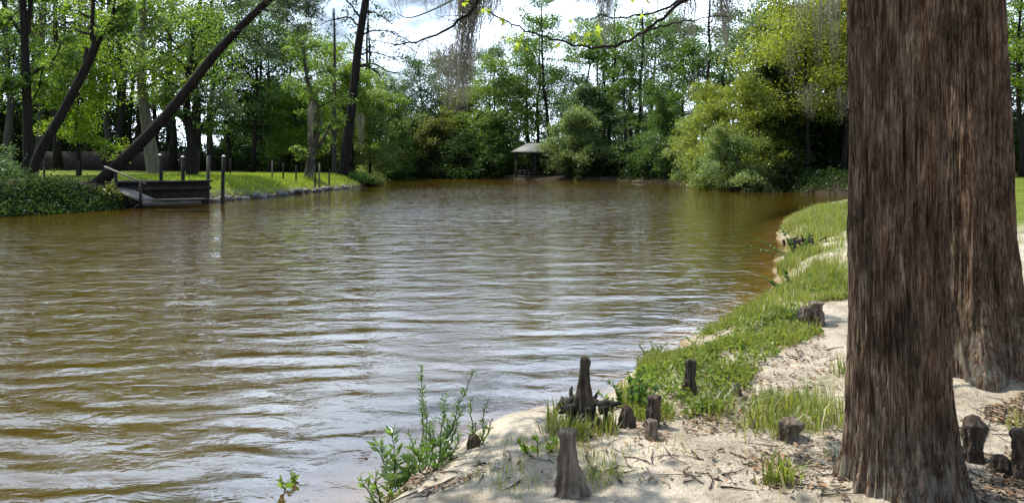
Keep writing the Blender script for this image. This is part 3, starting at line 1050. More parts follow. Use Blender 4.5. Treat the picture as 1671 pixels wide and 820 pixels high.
SHR = [
    (-25, 338, 34, 1.9, 1.7, 'cool', 'arching ferny shrub hanging over the water, at the upstream end of the shrubby bank'),
    (35, 325, 33.2, 1.5, .6, 'cool', 'dark shrub on the water edge below the broken leaning trunk'),
    (80, 328, 33.6, 1.5, .6, 'dark', 'low dark shrub between the broken leaning trunk and the leaning pine'),
    (125, 328, 34.2, 1.3, .6, 'dark', 'low dark shrub at the foot of the leaning pine, upstream side'),
    (172, 326, 35.4, .9, .9, 'olive', 'paler shrub between the leaning pine and the dock ramp'),
    (2, 262, 38, 1.6, 1.3, 'cool', 'tall leafy shrub on the bank in front of the forked trunk'),
    (600, 300, 68, 2.0, 1.3, 'olive', 'rounded olive bush at the tip of the lawn, over the water'),
    (585, 299, 66, 1.5, 0.9, 'mid', 'low bush on the lawn tip just before the olive bush'),
    (648, 286, 95, 2.4, 2.4, 'mid', 'leafy bush on the far bank where the river bends out of sight'),
    (735, 285, 100, 2.2, 3.0, 'lime', 'yellow-green bush on the far bank beside the dark vine-covered mound'),
]
for k, (px, py, D, rx, h, lf, lb) in enumerate(SHR):
    b = at(px, py, D)
    shrub('bank_shrub', lb, (b.x, b.y, max(min(hz(b.x, b.y), .35 if 20 < px < 160 else 9), -0.05)), rx, h, lf, 300 + k, n=18, per=220, size=0.14 * max(1, D / 45), group='shrubs on the banks')

# board fence at the back of the lawn
f0, f1 = at(45, 278, 77), at(330, 278, 79)
root = empty('board_fence', (f0.x, f0.y, hz(f0.x, f0.y)), 'dark vertical board fence along the back of the lawn under the trees', 'fence')
dirv = Vector((f1.x - f0.x, f1.y - f0.y, 0)); Lf = dirv.length; dirv.normalize()
mb = MB(); rg = random.Random(4)
nb = int(Lf / 0.16)
for k in range(nb):
    p_ = dirv * (k * 0.16)
    mb.box((p_.x, p_.y, 0.9 + rg.uniform(-.03, .03)), (0.14, 0.025, 1.9), math.atan2(dirv.y, dirv.x))
link('board_panel', mb.mesh('board_panel'), FENCE_W, root)
for k in range(0, nb, 15):
    mb = MB(); p_ = dirv * (k * 0.16)
    mb.box((p_.x + 0.02, p_.y + 0.09, 0.9), (0.1, 0.1, 2.0), math.atan2(dirv.y, dirv.x))
    link('post', mb.mesh('post'), WOOD_DARK, root)

# dock
b0, b1 = Vector((*gp(186, 338), 0)), Vector((*gp(346, 331), 0))
root = empty('timber_bulkhead', (b0.x, b0.y, 0), 'dark timber bulkhead holding up the lawn behind the dock', 'retaining wall')
bd = Vector((b1.x - b0.x, b1.y - b0.y, 0)); Lb = bd.length; bd.normalize(); ba = math.atan2(bd.y, bd.x)
mb = MB()
for k in range(int(Lb / 0.2)):
    q = bd * (k * 0.2 + 0.1)
    mb.box((q.x, q.y, 0.35), (0.19, 0.06 + 0.01 * (k % 2), 1.4), ba)
link('plank_wall', mb.mesh('plank_wall'), WOOD_BLACK, root)
mb = MB(); q = bd * (Lb / 2); mb.box((q.x, q.y - 0.06, 1.1), (Lb, 0.22, 0.09), ba)
link('cap_beam', mb.mesh('cap_beam'), WOOD_DARK, root)
mb = MB(); q = bd * (Lb / 2); mb.box((q.x, q.y - 0.1, 0.75), (Lb, 0.12, 0.14), ba)
link('wale', mb.mesh('wale'), WOOD_BLACK, root)

root = empty('boat_dock', (at(250, 330, 36.5).x, 36.5, 0), 'low wooden dock with a sloping gangway and handrail below the lawn', 'dock')
ro = Vector(root.location)
A = at(192, 309, 36.2) - ro; B = at(240, 329, 35.7) - ro
A.z = 0.86; B.z = 0.34
mb = MB(); mb.beam(A, B, 0.95, 0.07)
gw_ = link('gangway', mb.mesh('gangway'), WOOD_GREY, root)
E = at(334, 327, 37.2) - ro; E.z = 0.34
mb = MB(); q = Vector((E.x - B.x, E.y - B.y, 0)); n_ = int(q.length / 0.15)
for k in range(n_):
    c_ = B + (E - B) * ((k + .5) / n_)
    mb.box((c_.x, c_.y + 0.1, 0.33), (0.135, 1.1, 0.05), math.atan2(q.y, q.x))
link('platform', mb.mesh('platform'), WOOD_DARK, root)
mb = MB(); mb.beam((B.x, B.y - .42, .22), (E.x, E.y - .42, .22), 0.07, 0.2)
link('fascia_beam', mb.mesh('fascia_beam'), WOOD_GREY, root)
A2 = A + Vector((0.0, -.48, .0)); B2 = B + Vector((0, -.48, 0))
for s in (0.12, 0.95):
    p_ = A2 + (B2 - A2) * s
    mb = MB(); mb.beam((p_.x, p_.y, p_.z - .45), (p_.x, p_.y, p_.z + .86), 0.1, 0.1)
    link('rail_post', mb.mesh('rail_post'), WOOD_DARK, root)
mb = MB(); mb.beam(A2 + Vector((-.35, 0, .98)), B2 + Vector((.15, 0, .74)), 0.09, 0.06)
link('handrail', mb.mesh('handrail'), WOOD_GREY, root)
mb = MB(); mb.beam((B2.x - .1, B2.y, .2), (B2.x - .75, B2.y - .05, -.25), 0.07, 0.07)
link('brace', mb.mesh('brace'), WOOD_DARK, root)
PIL = [(262, 38.6, 254, 'tall dock piling with a white cap, standing closest to the gangway'),
       (298, 39.2, 257, 'second dock piling from the gangway, white cap on top'),
       (339, 40.2, 254, 'grey dock piling without a bright cap, at the end of the bulkhead'),
       (363, 38.8, 256, 'dark piling with a white cap standing beyond the bulkhead by the pale rocks')]
for k, (px, D, ty, lb) in enumerate(PIL):
    b = at(px, 325, D)
    zt = zpx(ty, D)
    root = empty('dock_piling', (b.x, b.y, 0), lb, 'piling', 'dock pilings')
    mb = MB(); mb.tube([(0, 0, -1.2), (0.01, 0, .3), (0.02, 0.01, zt * .6), (0.03 * (k - 1), 0, zt)], [.095, .09, .085, .08], 10)
    link('shaft', mb.mesh('shaft', True), WOOD_DARK if k != 2 else wood_mat('wood_piling_grey', (.07, .065, .055), (.17, .16, .14), (18, 18, 1.5)), root)
    mb = MB(); mb.tube([(0.03 * (k - 1), 0, zt + .002), (0.03 * (k - 1), 0, zt + .035), (0.03 * (k - 1), 0, zt + .1)], [.095, .09, .02], 10)
    if k != 2:
        link('cap', mb.mesh('cap', True), CAP, root)

POSTS = [(376, 54, 258, 'thin post on the lawn behind the dark capped piling'), (444, 52, 262, 'first thin lawn post past the dense dark-trunked tree, pale and tallest'),
         (462, 53, 266, 'second thin lawn post past the dense dark-trunked tree'), (483, 54, 270, 'thin lawn post just before the mossy forked tree'),
         (514, 55, 268, 'thin post right against the mossy forked tree'), (521, 55, 266, 'thin pale post between the mossy forked tree and the dead snag'),
         (537, 58, 274, 'short thin post beside the dead snag'), (72, 44, 262, 'short post on the lawn near the broken leaning trunk'), (128, 46, 262, 'dark post on the lawn between the two leaning trunks')]
for px, D, ty, lb in POSTS:
    b = at(px, 288, D); g_ = hz(b.x, b.y)
    zt = zpx(ty, D) - g_
    mb = MB(); mb.tube([(0, 0, -.3), (0, 0.01, zt * .5), (.02, 0, zt)], [.06, .055, .05], 8)
    tag(link('lawn_post', mb.mesh('lawn_post', True), WOOD_DARK if px not in (444, 521) else BARK['pale'], None, (b.x, b.y, g_)), lb, 'post', 'posts on the lawn')


def rock_mesh(seed, s):
    rng = np.random.default_rng(seed)
    nu, nv = 12, 8
    u = np.linspace(0, 2 * math.pi, nu, endpoint=False); v = np.linspace(0.12, math.pi - .12, nv)
    X = np.stack([np.outer(np.sin(v), np.cos(u)), np.outer(np.sin(v), np.sin(u)), np.outer(np.cos(v), np.ones(nu))], -1).reshape(-1, 3)
    X = X * (1 + 0.35 * fbm(X * 1.3 + seed * 3.1, 3))[:, None] * np.array([1, rng.uniform(.6, .9), rng.uniform(.45, .7)]) * s
    i = np.arange(nv - 1)[:, None] * nu; j = np.arange(nu)[None]; jn_ = (j + 1) % nu
    F = np.stack([i + j, i + nu + j, i + nu + jn_, i + jn_], -1).reshape(-1, 4)
    X = np.vstack([X, X[:nu].mean(0), X[-nu:].mean(0)])
    T = [(nu * nv, k, (k + 1) % nu) for k in range(nu)] + [(nu * nv + 1, (nv - 1) * nu + (k + 1) % nu, (nv - 1) * nu + k) for k in range(nu)]
    return mesh_np('rock', X, [F, np.array(T)])


rocks = [rock_mesh(k, 1.0) for k in range(6)]
rg = random.Random(8)
for k in range(44):
    px = 346 + (k / 43.0) ** 1.2 * 230 + rg.uniform(-4, 4)
    py = np.interp(px, [340, 410, 470, 540, 606], [330, 324, 318, 310, 303]) - rg.uniform(-0.5, 4.5)
    b = hit(px, py)
    s = rg.uniform(.10, .30)
    o = link('riprap_rock', rocks[k % 6], ROCK, None, (b.x, b.y, b.z + s * .12))
    o.scale = (s, s, s); o.rotation_euler = (rg.uniform(-.4, .4), rg.uniform(-.4, .4), rg.uniform(0, 6.28))
    tag(o, 'rough grey rock in the line of rocks along the foot of the lawn bank', 'rock', 'rocks along the foot of the lawn')

# ================================================================ THE FAR BANK
FT = [
    (628, 112, 140, 100, 'tall', 'cool', 'slender distant tree closing the river bend'),
    (655, 108, 128, 90, 'cypress', 'cool', 'distant dark cypress with layered limbs at the edge of the open sky'),
    (690, 110, 100, 110, 'tall', 'cool', 'tall distant tree behind the hanging moss column'),
    (678, 103, 195, 90, 'full', 'willow', 'pale leafy small tree on the far bank beyond the river bend'),
    (705, 101, 205, 80, 'full', 'olive', 'olive small tree on the far bank below the hanging moss column'),
    (752, 104, 150, 110, 'full', 'olive', 'golden olive tree standing over the dark vine mound on the far bank'),
    (760, 98, 228, 100, 'full', 'dark', 'dark vine-covered mound of leaves at the far waterline'),
    (735, 112, 96, 130, 'broad', 'cool', 'broad distant tree under the brightest cloud'),
    (800, 112, 84, 150, 'broad', 'cool', 'broad distant crown above the bright green far-bank tree'),
    (815, 100, 110, 150, 'full', 'fresh', 'big bright green tree on the far bank upstream of the boathouse'),
    (862, 104, 78, 120, 'tall', 'mid', 'tall tree directly behind the boathouse roof'),
    (800, 97, 205, 90, 'full', 'mid', 'low leafy tree overhanging the water beside the boathouse posts'),
    (905, 100, 30, 120, 'tall', 'mid', 'tallest leafy tree on the far bank, its top above the leafy branch'),
    (938, 89, 198, 104, 'willow', 'willow', 'pale grey-green tree covering one corner of the boathouse roof'),
    (955, 93, 175, 90, 'broad', 'cool', 'cool green tree over the sunlit patch on the far bank'),
    (945, 106, 75, 110, 'tall', 'fresh', 'tall fresh green tree behind the sunlit far-bank patch'),
    (985, 98, 95, 110, 'tall', 'mid', 'dark stemmed tree beyond the sunlit far-bank patch'),
    (1022, 92, 90, 100, 'slim', 'mid', 'narrow dark tree between the sunlit patch and the drooping bank tree'),
    (1062, 94, 80, 120, 'tall', 'cool', 'tall cool green tree behind the drooping bank tree'),
    (1090, 79, 165, 110, 'willow', 'mid', 'drooping mid green tree touching the water on the far side'),
    (1110, 88, 70, 120, 'tall', 'cool', 'tall cool green tree with moss behind the drooping bank tree'),
    (880, 110, 70, 120, 'broad', 'fresh', 'broad fresh green crown over the boathouse, under the drooping branch'),
    (968, 112, 60, 130, 'broad', 'cool', 'broad cool green crown between the tallest far-bank tree and the dark stemmed tree'),
    (1030, 104, 70, 130, 'broad', 'fresh', 'broad fresh green crown behind the narrow dark far-bank tree'),
    (1095, 100, 60, 140, 'broad', 'fresh', 'broad fresh crown behind the drooping bank tree'),
    (1140, 84, 110, 120, 'broad', 'mid', 'rounded green tree between the drooping bank tree and the yellow-green trees'),
    (1185, 92, 50, 140, 'broad', 'cool', 'broad cool crown behind the tall dark nearly bare trees'),
    (1048, 90, 0, 60, 'thin', 'mid', 'thin nearly bare tree rising into the sky above the drooping bank tree'),
    (1000, 96, 20, 90, 'thin', 'mid', 'thin nearly bare tree rising behind the dark stemmed tree'),
    (1162, 76, -40, 120, 'thin', 'cool', 'tall dark nearly bare tree above the yellow-green overhanging trees'),
    (1195, 80, -30, 130, 'thin', 'cool', 'second tall dark nearly bare tree above the yellow-green overhanging trees'),
]
for k, (px, D, ty, sp, kd, lf, lb) in enumerate(FT):
    ty += (14 if kd in ('tall', 'broad', 'cypress') else 4) if px < 880 else (-22 if kd in ('tall', 'broad') else -4)
    plant_tree('bank_tree', lb, px, D, ty, sp, kd, lf, 400 + k, group='trees on the far bank', bark='dark' if kd in ('thin', 'tall') else None, **({'jit': .4, 'limbs': 34, 'per': 60} if 'boathouse roof' in lb and kd == 'willow' else {}))

RT = [
    (1142, 66, 185, 90, 'willow', 'willow', 'small pale tree leaning out over the water opposite the sandy point'),
    (1172, 61, 150, 120, 'willow', 'sunny', 'yellow-green drooping tree beside the small pale leaning tree'),
    (1222, 58, 138, 130, 'willow', 'sunny', 'tallest yellow-green drooping tree, bending over the water before the dark hollow'),
    (1196, 56, 225, 100, 'willow', 'willow', 'low drooping branches of a pale bushy tree touching the water before the dark hollow'),
    (1248, 60, 120, 110, 'full', 'dark', 'dark evergreen between the yellow-green trees over the water'),
    (1270, 66, 30, 170, 'broad', 'cool', 'tall blue-green tree rising above the yellow-green overhanging trees'),
    (1315, 58, 40, 210, 'broad', 'sunny', 'lime green maple spreading over the dark hollow in the bank'),
    (1375, 59, -10, 220, 'broad', 'gold', 'golden green moss-hung tree beside the cypress trunks'),
    (1250, 58, 268, 110, 'full', 'olive', 'low tangled brush at the waterline under the yellow-green trees'),
    (1350, 67, -40, 240, 'tall', 'mid', 'tall tree behind the lime green maple'),
    (1440, 62, -60, 260, 'broad', 'mid', 'broad tree mostly hidden behind the cypress trunks'),
    (1560, 60, -70, 260, 'broad', 'mid', 'tall tree hidden behind the second cypress trunk'),
    (1668, 52, -40, 180, 'broad', 'lime', 'fresh green tree beyond the cypress trunks at the end of the lawn'),
    (1700, 60, 60, 200, 'full', 'dark', 'dark leafy thicket at the end of the lawn beyond the cypress trunks'),
]
for k, (px, D, ty, sp, kd, lf, lb) in enumerate(RT):
    plant_tree('bank_tree', lb, px, D, ty, sp, kd, lf, 500 + k, group='trees around the dark hollow', bark='dark',
               **({'t0': 0.42, 'limbs': 30, 'el': 0.12, 'bend': -0.3, 'per': 56} if kd == 'broad' else {}))


# far-off woods that read as one mass
def woods(name, seed, regions, n, leaf, label, hmin, hmax, size=0.34):
    rng = np.random.default_rng(seed)
    wood = MB(); LVs = []
    cnt = 0
    while cnt < n:
        px0, px1, D0, D1 = regions[rng.integers(len(regions))]
        D = rng.uniform(D0, D1); px = rng.uniform(px0, px1)
        b = at(px, 280, D)
        z = hz(b.x, b.y)
        if z < 0.2:
            continue
        cnt += 1
        H = rng.uniform(hmin, hmax)
        low = rng.uniform() < 0.55
        if low:
            H *= 0.33
        tr = [(b.x + rng.normal(0, .15), b.y, z - .3)] + [(b.x + rng.normal(0, .25), b.y + rng.normal(0, .25), z + H * u) for u in (.25, .5, .75, 1)]
        wood.tube(tr, np.linspace(.03 + .017 * H, .04, 5), 6, False)
        nc = 46
        u = rng.uniform(0.0 if low else 0.28, 1, nc)
        rr = (0.30 * H if not low else 0.75 * H) * np.sqrt(rng.uniform(0, 1, nc)) * (0.5 + 0.8 * np.sin(np.pi * np.clip(u, 0.1, 0.95)))
        az = rng.uniform(0, 6.28, nc)
        cen = np.stack([b.x + rr * np.cos(az), b.y + rr * np.sin(az), z + H * u], 1)
        LVs.append(leaf_cloud(rng, cen, 0.75, 26, size, 0.6, 0.7, 0.05, 0.55))
    root = empty(name, (0, 0, 0), label, None)
    root["kind"] = 'stuff'
    o = link('trunk', wood.mesh('trunk', True), BARK['dark'], root); o["kind"] = 'stuff'
    V = np.vstack(LVs)
    o = link('foliage', mesh_np('foliage', V, [quads(V)]), LEAF[leaf], root); o["kind"] = 'stuff'
    return root


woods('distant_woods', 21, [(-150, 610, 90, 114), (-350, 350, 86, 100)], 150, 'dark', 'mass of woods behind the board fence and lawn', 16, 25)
woods('distant_woods', 22, [(560, 1200, 116, 150), (700, 1120, 106, 122)], 110, 'cool', 'mass of woods behind the far bank', 8, 12.5)
woods('distant_woods', 23, [(1180, 1560, 70, 105), (1260, 1520, 64, 76), (1560, 2000, 66, 95)], 150, 'dark', 'mass of dark woods behind the hollow and the lawn beyond the cypress trunks', 11, 17)

def undergrowth(name, seed, line, n, leaf, label, hgt, back, size):
    """leafy low growth along a bank: line of (px, D), thickest at the water, thinning inland"""
    rng = np.random.default_rng(seed)
    pts = np.array([tuple(at(a, 280, d))[:2] for a, d in line])
    m_ = n * 6
    f = rng.uniform(0, len(pts) - 1.001, m_); i = f.astype(int)
    q = pts[i] * (1 - f + i)[:, None] + pts[i + 1] * (f - i)[:, None]
    x = q[:, 0] + rng.normal(0, .5, m_); y = q[:, 1] + rng.uniform(-5, back, m_)
    z, d, *_ = height(x, y, True)
    ok = (d > -.6) & (rng.uniform(0, 1, m_) < np.exp(-np.clip(d, 0, 60) / max(back * .6, 1)))
    ok &= ~((np.abs(x - 2.6) < 3.6) & (y > 80) & (y < 99))
    x, y, z, d = x[ok][:n], y[ok][:n], z[ok][:n], d[ok][:n]
    hh_ = hgt * (0.45 + 0.75 * (0.5 + 0.5 * n2(x, y, .35, seed, 2))) * np.clip(.6 + d / 3, .45, 1)
    u = rng.uniform(0, 1, len(x)) ** 1.2
    cen = np.stack([x, y - .3 * u, np.maximum(z, 0) + hh_ * u], 1)
    V = leaf_cloud(rng, cen, .45, 30, size, .7, .7, .2, .5)
    V[:, 2] = np.maximum(V[:, 2], .02)
    o = link(name, mesh_np(name, V, [quads(V)]), LEAF[leaf])
    return tag(o, label, 'undergrowth', kind='stuff')


undergrowth('undergrowth', 31, [(600, 106), (700, 101), (800, 97), (900, 94), (1000, 91), (1070, 84), (1140, 75)], 3600, 'dark', 'dark low growth along the far waterline', 2.8, 7, .3)
undergrowth('undergrowth', 32, [(1130, 74), (1210, 64), (1265, 60)], 900, 'dark', 'dark low growth along the bank under the yellow-green trees', 2.6, 7, .26)
undergrowth('undergrowth', 37, [(1255, 60), (1300, 57), (1400, 52.5), (1490, 51)], 260, 'dark', 'dark low weeds along the waterline of the hollow', .6, 4, .2)  # leaves coloured dark to go with the hollow's shade
undergrowth('undergrowth', 33, [(-80, 30), (0, 31.5), (60, 33), (120, 34), (178, 35)], 900, 'dark', 'dark low growth along the foot of the shrubby bank upstream of the dock', .35, .8, .13)
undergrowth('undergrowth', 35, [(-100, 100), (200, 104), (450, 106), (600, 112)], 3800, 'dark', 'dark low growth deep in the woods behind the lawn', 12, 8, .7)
undergrowth('undergrowth', 36, [(560, 128), (800, 122), (1150, 112), (1300, 90), (1560, 84)], 3000, 'dark', 'dark low growth deep in the woods behind the far bank', 11, 8, .45)
undergrowth('undergrowth', 38, [(1235, 72), (1300, 69), (1400, 67), (1520, 66)], 1700, 'dark', 'leafy back of the hollow, coloured dark for its shade', 6, 6, .3)  # added backing, leaves coloured dark so the hollow's shade comes out black
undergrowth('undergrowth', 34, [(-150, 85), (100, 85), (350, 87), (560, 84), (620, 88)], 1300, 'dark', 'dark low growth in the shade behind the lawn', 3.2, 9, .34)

# boathouse
D = 93.0
bx = at(872, 290, D)
root = empty('boathouse', (bx.x, bx.y, 0), 'small open boathouse on posts with a grey hipped roof on the far bank', 'boathouse')
hw, hd = 2.7, 2.2
ez, pz = zpx(247.5, D), zpx(233.5, D)
V = np.array([(-hw, -hd, ez), (hw, -hd, ez), (hw, hd, ez), (-hw, hd, ez), (-.8, 0, pz), (.8, 0, pz),
              (-hw, -hd, ez - .12), (hw, -hd, ez - .12), (hw, hd, ez - .12), (-hw, hd, ez - .12)])
me = mesh_np('roof', V, [[(0, 1, 5, 4), (2, 3, 4, 5), (0, 6, 7, 1), (1, 7, 8, 2), (2, 8, 9, 3), (3, 9, 6, 0), (6, 9, 8, 7)], [(1, 2, 5), (3, 0, 4)]])
link('roof', me, ROOF, root)
for x in (-2.1, 0, 2.1):
    for y in (-1.8, 1.8):
        mb = MB(); mb.tube([(x, y, -1), (x, y, ez - .13)], [.13, .12], 8)
        link('post', mb.mesh('post', True), WOOD_DARK, root)
mb = MB()
for k in range(20):
    mb.box((-2.15 + k * .225, .4, .62), (.21, 2.9, .05))
link('deck', mb.mesh('deck'), WOOD_DARK, root)
mb = MB(); mb.beam((-2.1, -1.86, 1.0), (-.6, -1.86, 1.0), .06, .07); mb.beam((-1.2, -1.9, .35), (-.1, -1.9, .35), .12, .06)
for x in (-1.7, -1.2, -.7):
    mb.beam((x, -1.86, .1), (x, -1.86, 1.05), .05, .05)
link('railing', mb.mesh('railing'), WOOD_GREY, root)
mb = MB(); mb.beam((-2.1, -1.8, ez - .2), (2.1, -1.8, ez - .2), .08, .16); link('beam', mb.mesh('beam'), WOOD_DARK, root)

# ================================================================ CYPRESSES AND KNEES
t = NT('bark_cypress')
a = t.noise(t.vec((26, 26, 4.2)), 1.0, 7, 0.68, 0.35)
b = t.noise(t.vec((120, 120, 13)), 1.0, 4, 0.65, 0.25)
c = t.noise(t.vec((5.0, 5.0, 2.4)), 1.0, 4, 0.6)
n_ = t.noise(t.vec((46, 46, 2.6)), 1.0, 3, 0.55, 0.5)
crk = t.math('ABSOLUTE', t.math('SUBTRACT', n_, 0.5))          # thin dark furrows where the noise crosses its middle
col = t.ramp(a, [(0.30, (0.060, 0.039, 0.024)), (0.46, (0.195, 0.130, 0.087)), (0.60, (0.33, 0.242, 0.172)), (0.8, (0.54, 0.445, 0.345))])
col = t.mix(t.ramp(b, [(0.36, (0.6, 0.6, 0.6)), (0.56, (0, 0, 0))]), col, (0.045, 0.029, 0.019))
col = t.mix(t.ramp(b, [(0.60, (0, 0, 0)), (0.74, (0.6, 0.6, 0.6))]), col, (0.46, 0.385, 0.30))
col = t.mix(t.ramp(crk, [(0.0, (0.9, 0.9, 0.9)), (0.035, (0, 0, 0))]), col, (0.022, 0.014, 0.010))
col = t.mix(t.ramp(c, [(0.42, (0, 0, 0)), (0.66, (0.85, 0.85, 0.85))]), col, t.mix(1.0, col, (0.30, 0.285, 0.28), 'MULTIPLY'))
red = t.noise(t.vec((6, 6, 0.6)), 1.0, 3, 0.5)
col = t.mix(t.ramp(red, [(0.48, (0, 0, 0)), (0.7, (0.6, 0.6, 0.6))]), col, t.mix(1.0, col, (1.15, 0.9, 0.72), 'MULTIPLY'))
zc = t.node('ShaderNodeSeparateXYZ', {0: t.vec((1, 1, 1))}).outputs[2]
lich = t.noise(t.vec((14, 14, 9)), 1.0, 6, 0.65)
foot = t.math('MULTIPLY', t.ramp(zc, [(0.0, (1, 1, 1)), (0.45, (0, 0, 0))]), t.ramp(lich, [(0.45, (0, 0, 0)), (0.62, (0.85, 0.85, 0.85))]))
col = t.mix(foot, col, (0.27, 0.26, 0.215))
hsum = t.math('ADD', t.math('ADD', t.math('MULTIPLY', a, 1.0), t.math('MULTIPLY', b, 0.4)), t.math('MINIMUM', t.math('MULTIPLY', crk, 5.0), 0.4))
CYP = t.done(t.pbsdf(col, 0.92, t.bump(hsum, 1.0, 0.022), 0.12))


def cypress(label, seed, cx, cy, prof, flutes, topz):
    """prof: list (z, radius, x offset)"""
    gz = hz(cx, cy)
    nu, nv = 380, 420
    zs = np.concatenate([np.linspace(-0.35, 3.6, 330), np.linspace(3.65, topz, 90)])
    pz = np.array([p[0] for p in prof]); pr = np.array([p[1] for p in prof]); po = np.array([p[2] for p in prof])
    r = np.interp(zs, pz, pr); ox = np.interp(zs, pz, po)
    ker = np.ones(15) / 15
    r = np.convolve(np.pad(r, 7, 'edge'), ker, 'valid'); ox = np.convolve(np.pad(ox, 7, 'edge'), ker, 'valid')
    th = np.linspace(0, 2 * math.pi, nu, endpoint=False)
    TH, ZZ = np.meshgrid(th, zs)
    RR = np.repeat(r[:, None], nu, 1)
    rng = np.random.default_rng(seed)
    fl = np.zeros_like(TH)
    for (k, ph, amp, zf) in flutes:
        fl += amp * np.cos(k * (TH - ph) + 0.12 * ZZ) * (0.22 + 0.95 * np.exp(-np.clip(ZZ, 0, 9) / zf))
    q = np.stack([np.cos(TH).ravel() * 1.0, np.sin(TH).ravel() * 1.0, ZZ.ravel()], 1)
    ridg = fbm(q * np.array([9, 9, 1.1]) + seed, 3).reshape(TH.shape)
    fib = fbm(q * np.array([34, 34, 4.0]) + seed * 2, 3).reshape(TH.shape)
    lump = fbm(q * np.array([1.6, 1.6, 1.1]) + seed * 5, 3).reshape(TH.shape)
    foot_ = np.exp(-np.clip(ZZ, 0, 9) / .16)
    RR = RR * (1 + fl +   .065 * foot_ * (.4 + np.cos(7 * TH + seed + 1.3 * np.sin(2 * TH)))) + 0.016 * (.1 - np.abs(ridg) * 3) + 0.010 * fib + 0.016 * lump
    X = RR * np.cos(TH) + ox[:, None]; Y = RR * np.sin(TH)
    V = np.stack([X.ravel(), Y.ravel(), ZZ.ravel()], 1)
    i = np.arange(nv - 1)[:, None] * nu; j = np.arange(nu)[None]; jn_ = (j + 1) % nu
    F = np.stack([i + j, i + jn_, i + nu + jn_, i + nu + j], -1).reshape(-1, 4)
    root = empty('cypress_tree', (cx, cy, gz), label, 'tree', 'cypress trees on the near bank')
    link('trunk', mesh_np('trunk', V, [F], True), CYP, root)
    # loose bark fibres
    mb = MB()
    for k in range(800):
        a_ = rng.uniform(0, 2 * math.pi); z0 = rng.uniform(0.15, 3.4)
        iz = int(np.searchsorted(zs, z0)); ia = int(a_ / (2 * math.pi) * nu) % nu
        Ln = rng.uniform(0.04, 0.2); lift = rng.uniform(0.004, 0.035) * (2.2 if rng.uniform() < .12 else 1)
        m_ = 5
        s = np.linspace(0, 1, m_)
        zz_ = z0 + Ln * s * rng.choice([-1, 1])
        rr_ = RR[iz, ia] + 0.001 + lift * s ** 1.6
        aa_ = a_ + rng.normal(0, .12) * s ** 1.5
        Pm = np.stack([rr_ * np.cos(aa_) + ox[iz], rr_ * np.sin(aa_), zz_], 1)
        w = rng.uniform(0.0012, 0.004) * (1.1 - s)
        tx = np.stack([-np.sin(aa_) * w, np.cos(aa_) * w, np.zeros(m_)], 1)
        Vv = np.empty((2 * m_, 3)); Vv[0::2] = Pm + tx; Vv[1::2] = Pm - tx
        i_ = np.arange(m_ - 1) * 2
        mb.add(Vv, np.stack([i_, i_ + 1, i_ + 3, i_ + 2], 1))
    link('bark_fringe', mb.mesh('bark_fringe'), CYP, root)
    return root, gz


c1 = at(1463, 780, 4.15)
c2 = at(1588, 640, 6.4)
cyp1, g1 = cypress('thick fibrous cypress trunk closest to the water, its flared foot in the sand', 31, c1.x, c1.y,
                   [(-.4, .36, .05), (0.0, .315, .045), (.12, .288, .04), (.3, .262, .028), (.55, .243, .012), (1.0, .231, .003), (2.0, .226, 0), (4, .222, -.01), (8, .17, -.02), (11, .12, 0)],
                   [(5, .3, .05, .5), (3, 1.2, .035, .8), (8, 2.0, .022, .5)], 11.0)
cyp2, g2 = cypress('cypress trunk standing behind the thicker one, with deep flutes at its foot', 37, c2.x, c2.y,
                   [(-.4, .48, .02), (0.0, .43, .015), (.25, .375, .01), (.6, .325, 0), (1.2, .288, -.005), (2.0, .268, -.02), (3.2, .25, -.05), (6, .2, -.1), (10, .12, -.1)],
                   [(6, .2, .13, .6), (4, 1.0, .07, 1.0), (9, 2.0, .04, .6)], 10.0)
# limbs and crowns overhead (their shade dapples the bank)
for root, sd_, zr, rch in ((cyp1, 41, (5.2, 10.6), 3.6), (cyp2, 43, (5.4, 9.6), 3.4)):
    rng = np.random.default_rng(sd_)
    wood = MB(); cen = []
    for k in range(13):
        z0 = zr[0] + (zr[1] - zr[0]) * k / 13
        az = k * 2.399 + sd_
        L_ = rch * rng.uniform(.7, 1.15) * (1 - .35 * k / 13)
        pth = limb_path(rng, (0.05 * math.cos(az), .05 * math.sin(az), z0), az, 0.25, L_, 7, -.2, .12)
        pth[:, 2] = np.maximum(pth[:, 2], 4.9)
        wood.tube(pth, np.linspace(.07, .015, 7), 6, False)
        for q in range(4):
            sp = limb_path(rng, interp(pth, rng.uniform(.3, .95)), az + rng.uniform(-1.1, 1.1), rng.uniform(-.2, .3), L_ * .35, 4, -.2, .2)
            sp[:, 2] = np.maximum(sp[:, 2], 4.9)
            wood.tube(sp, np.linspace(.02, .006, 4), 4, False)
            for s in (.5, .9):
                cen.append(interp(sp, s))
    if root is cyp1:  # unseen long limbs, added to throw dappled shade on the near sand
        for (ex, ey, ez_) in ((-5.6, 2.3, 5.6), (-4.9, 1.2, 5.3), (-3.4, 3.0, 6.2), (-2.6, 1.6, 5.6)):
            pth = smooth_line([(0, 0, 5.0), (ex * .4, ey * .4, ez_ + .3 - .2), (ex * .8, ey * .8, ez_ + .2), (ex, ey, ez_)], 12)
            wood.tube(pth, np.linspace(.06, .012, 12), 6, False)
            for q in range(7):
                sp = limb_path(rng, interp(pth, rng.uniform(.35, 1)), rng.uniform(0, 6.28), rng.uniform(-.1, .3), rng.uniform(.4, 1.1), 4, -.2, .2)
                wood.tube(sp, np.linspace(.016, .005, 4), 4, False)
                if rng.uniform() < .75:
                    cen.append(interp(sp, .9)); cen.append(interp(sp, .5))
    link('limb', wood.mesh('limb', True), CYP, root)
    V = leaf_cloud(rng, cen, .36, 70, .15, .4, .8, 0, .5)
    link('crown', mesh_np('crown', V, [quads(V)]), LEAF['mid'], root)

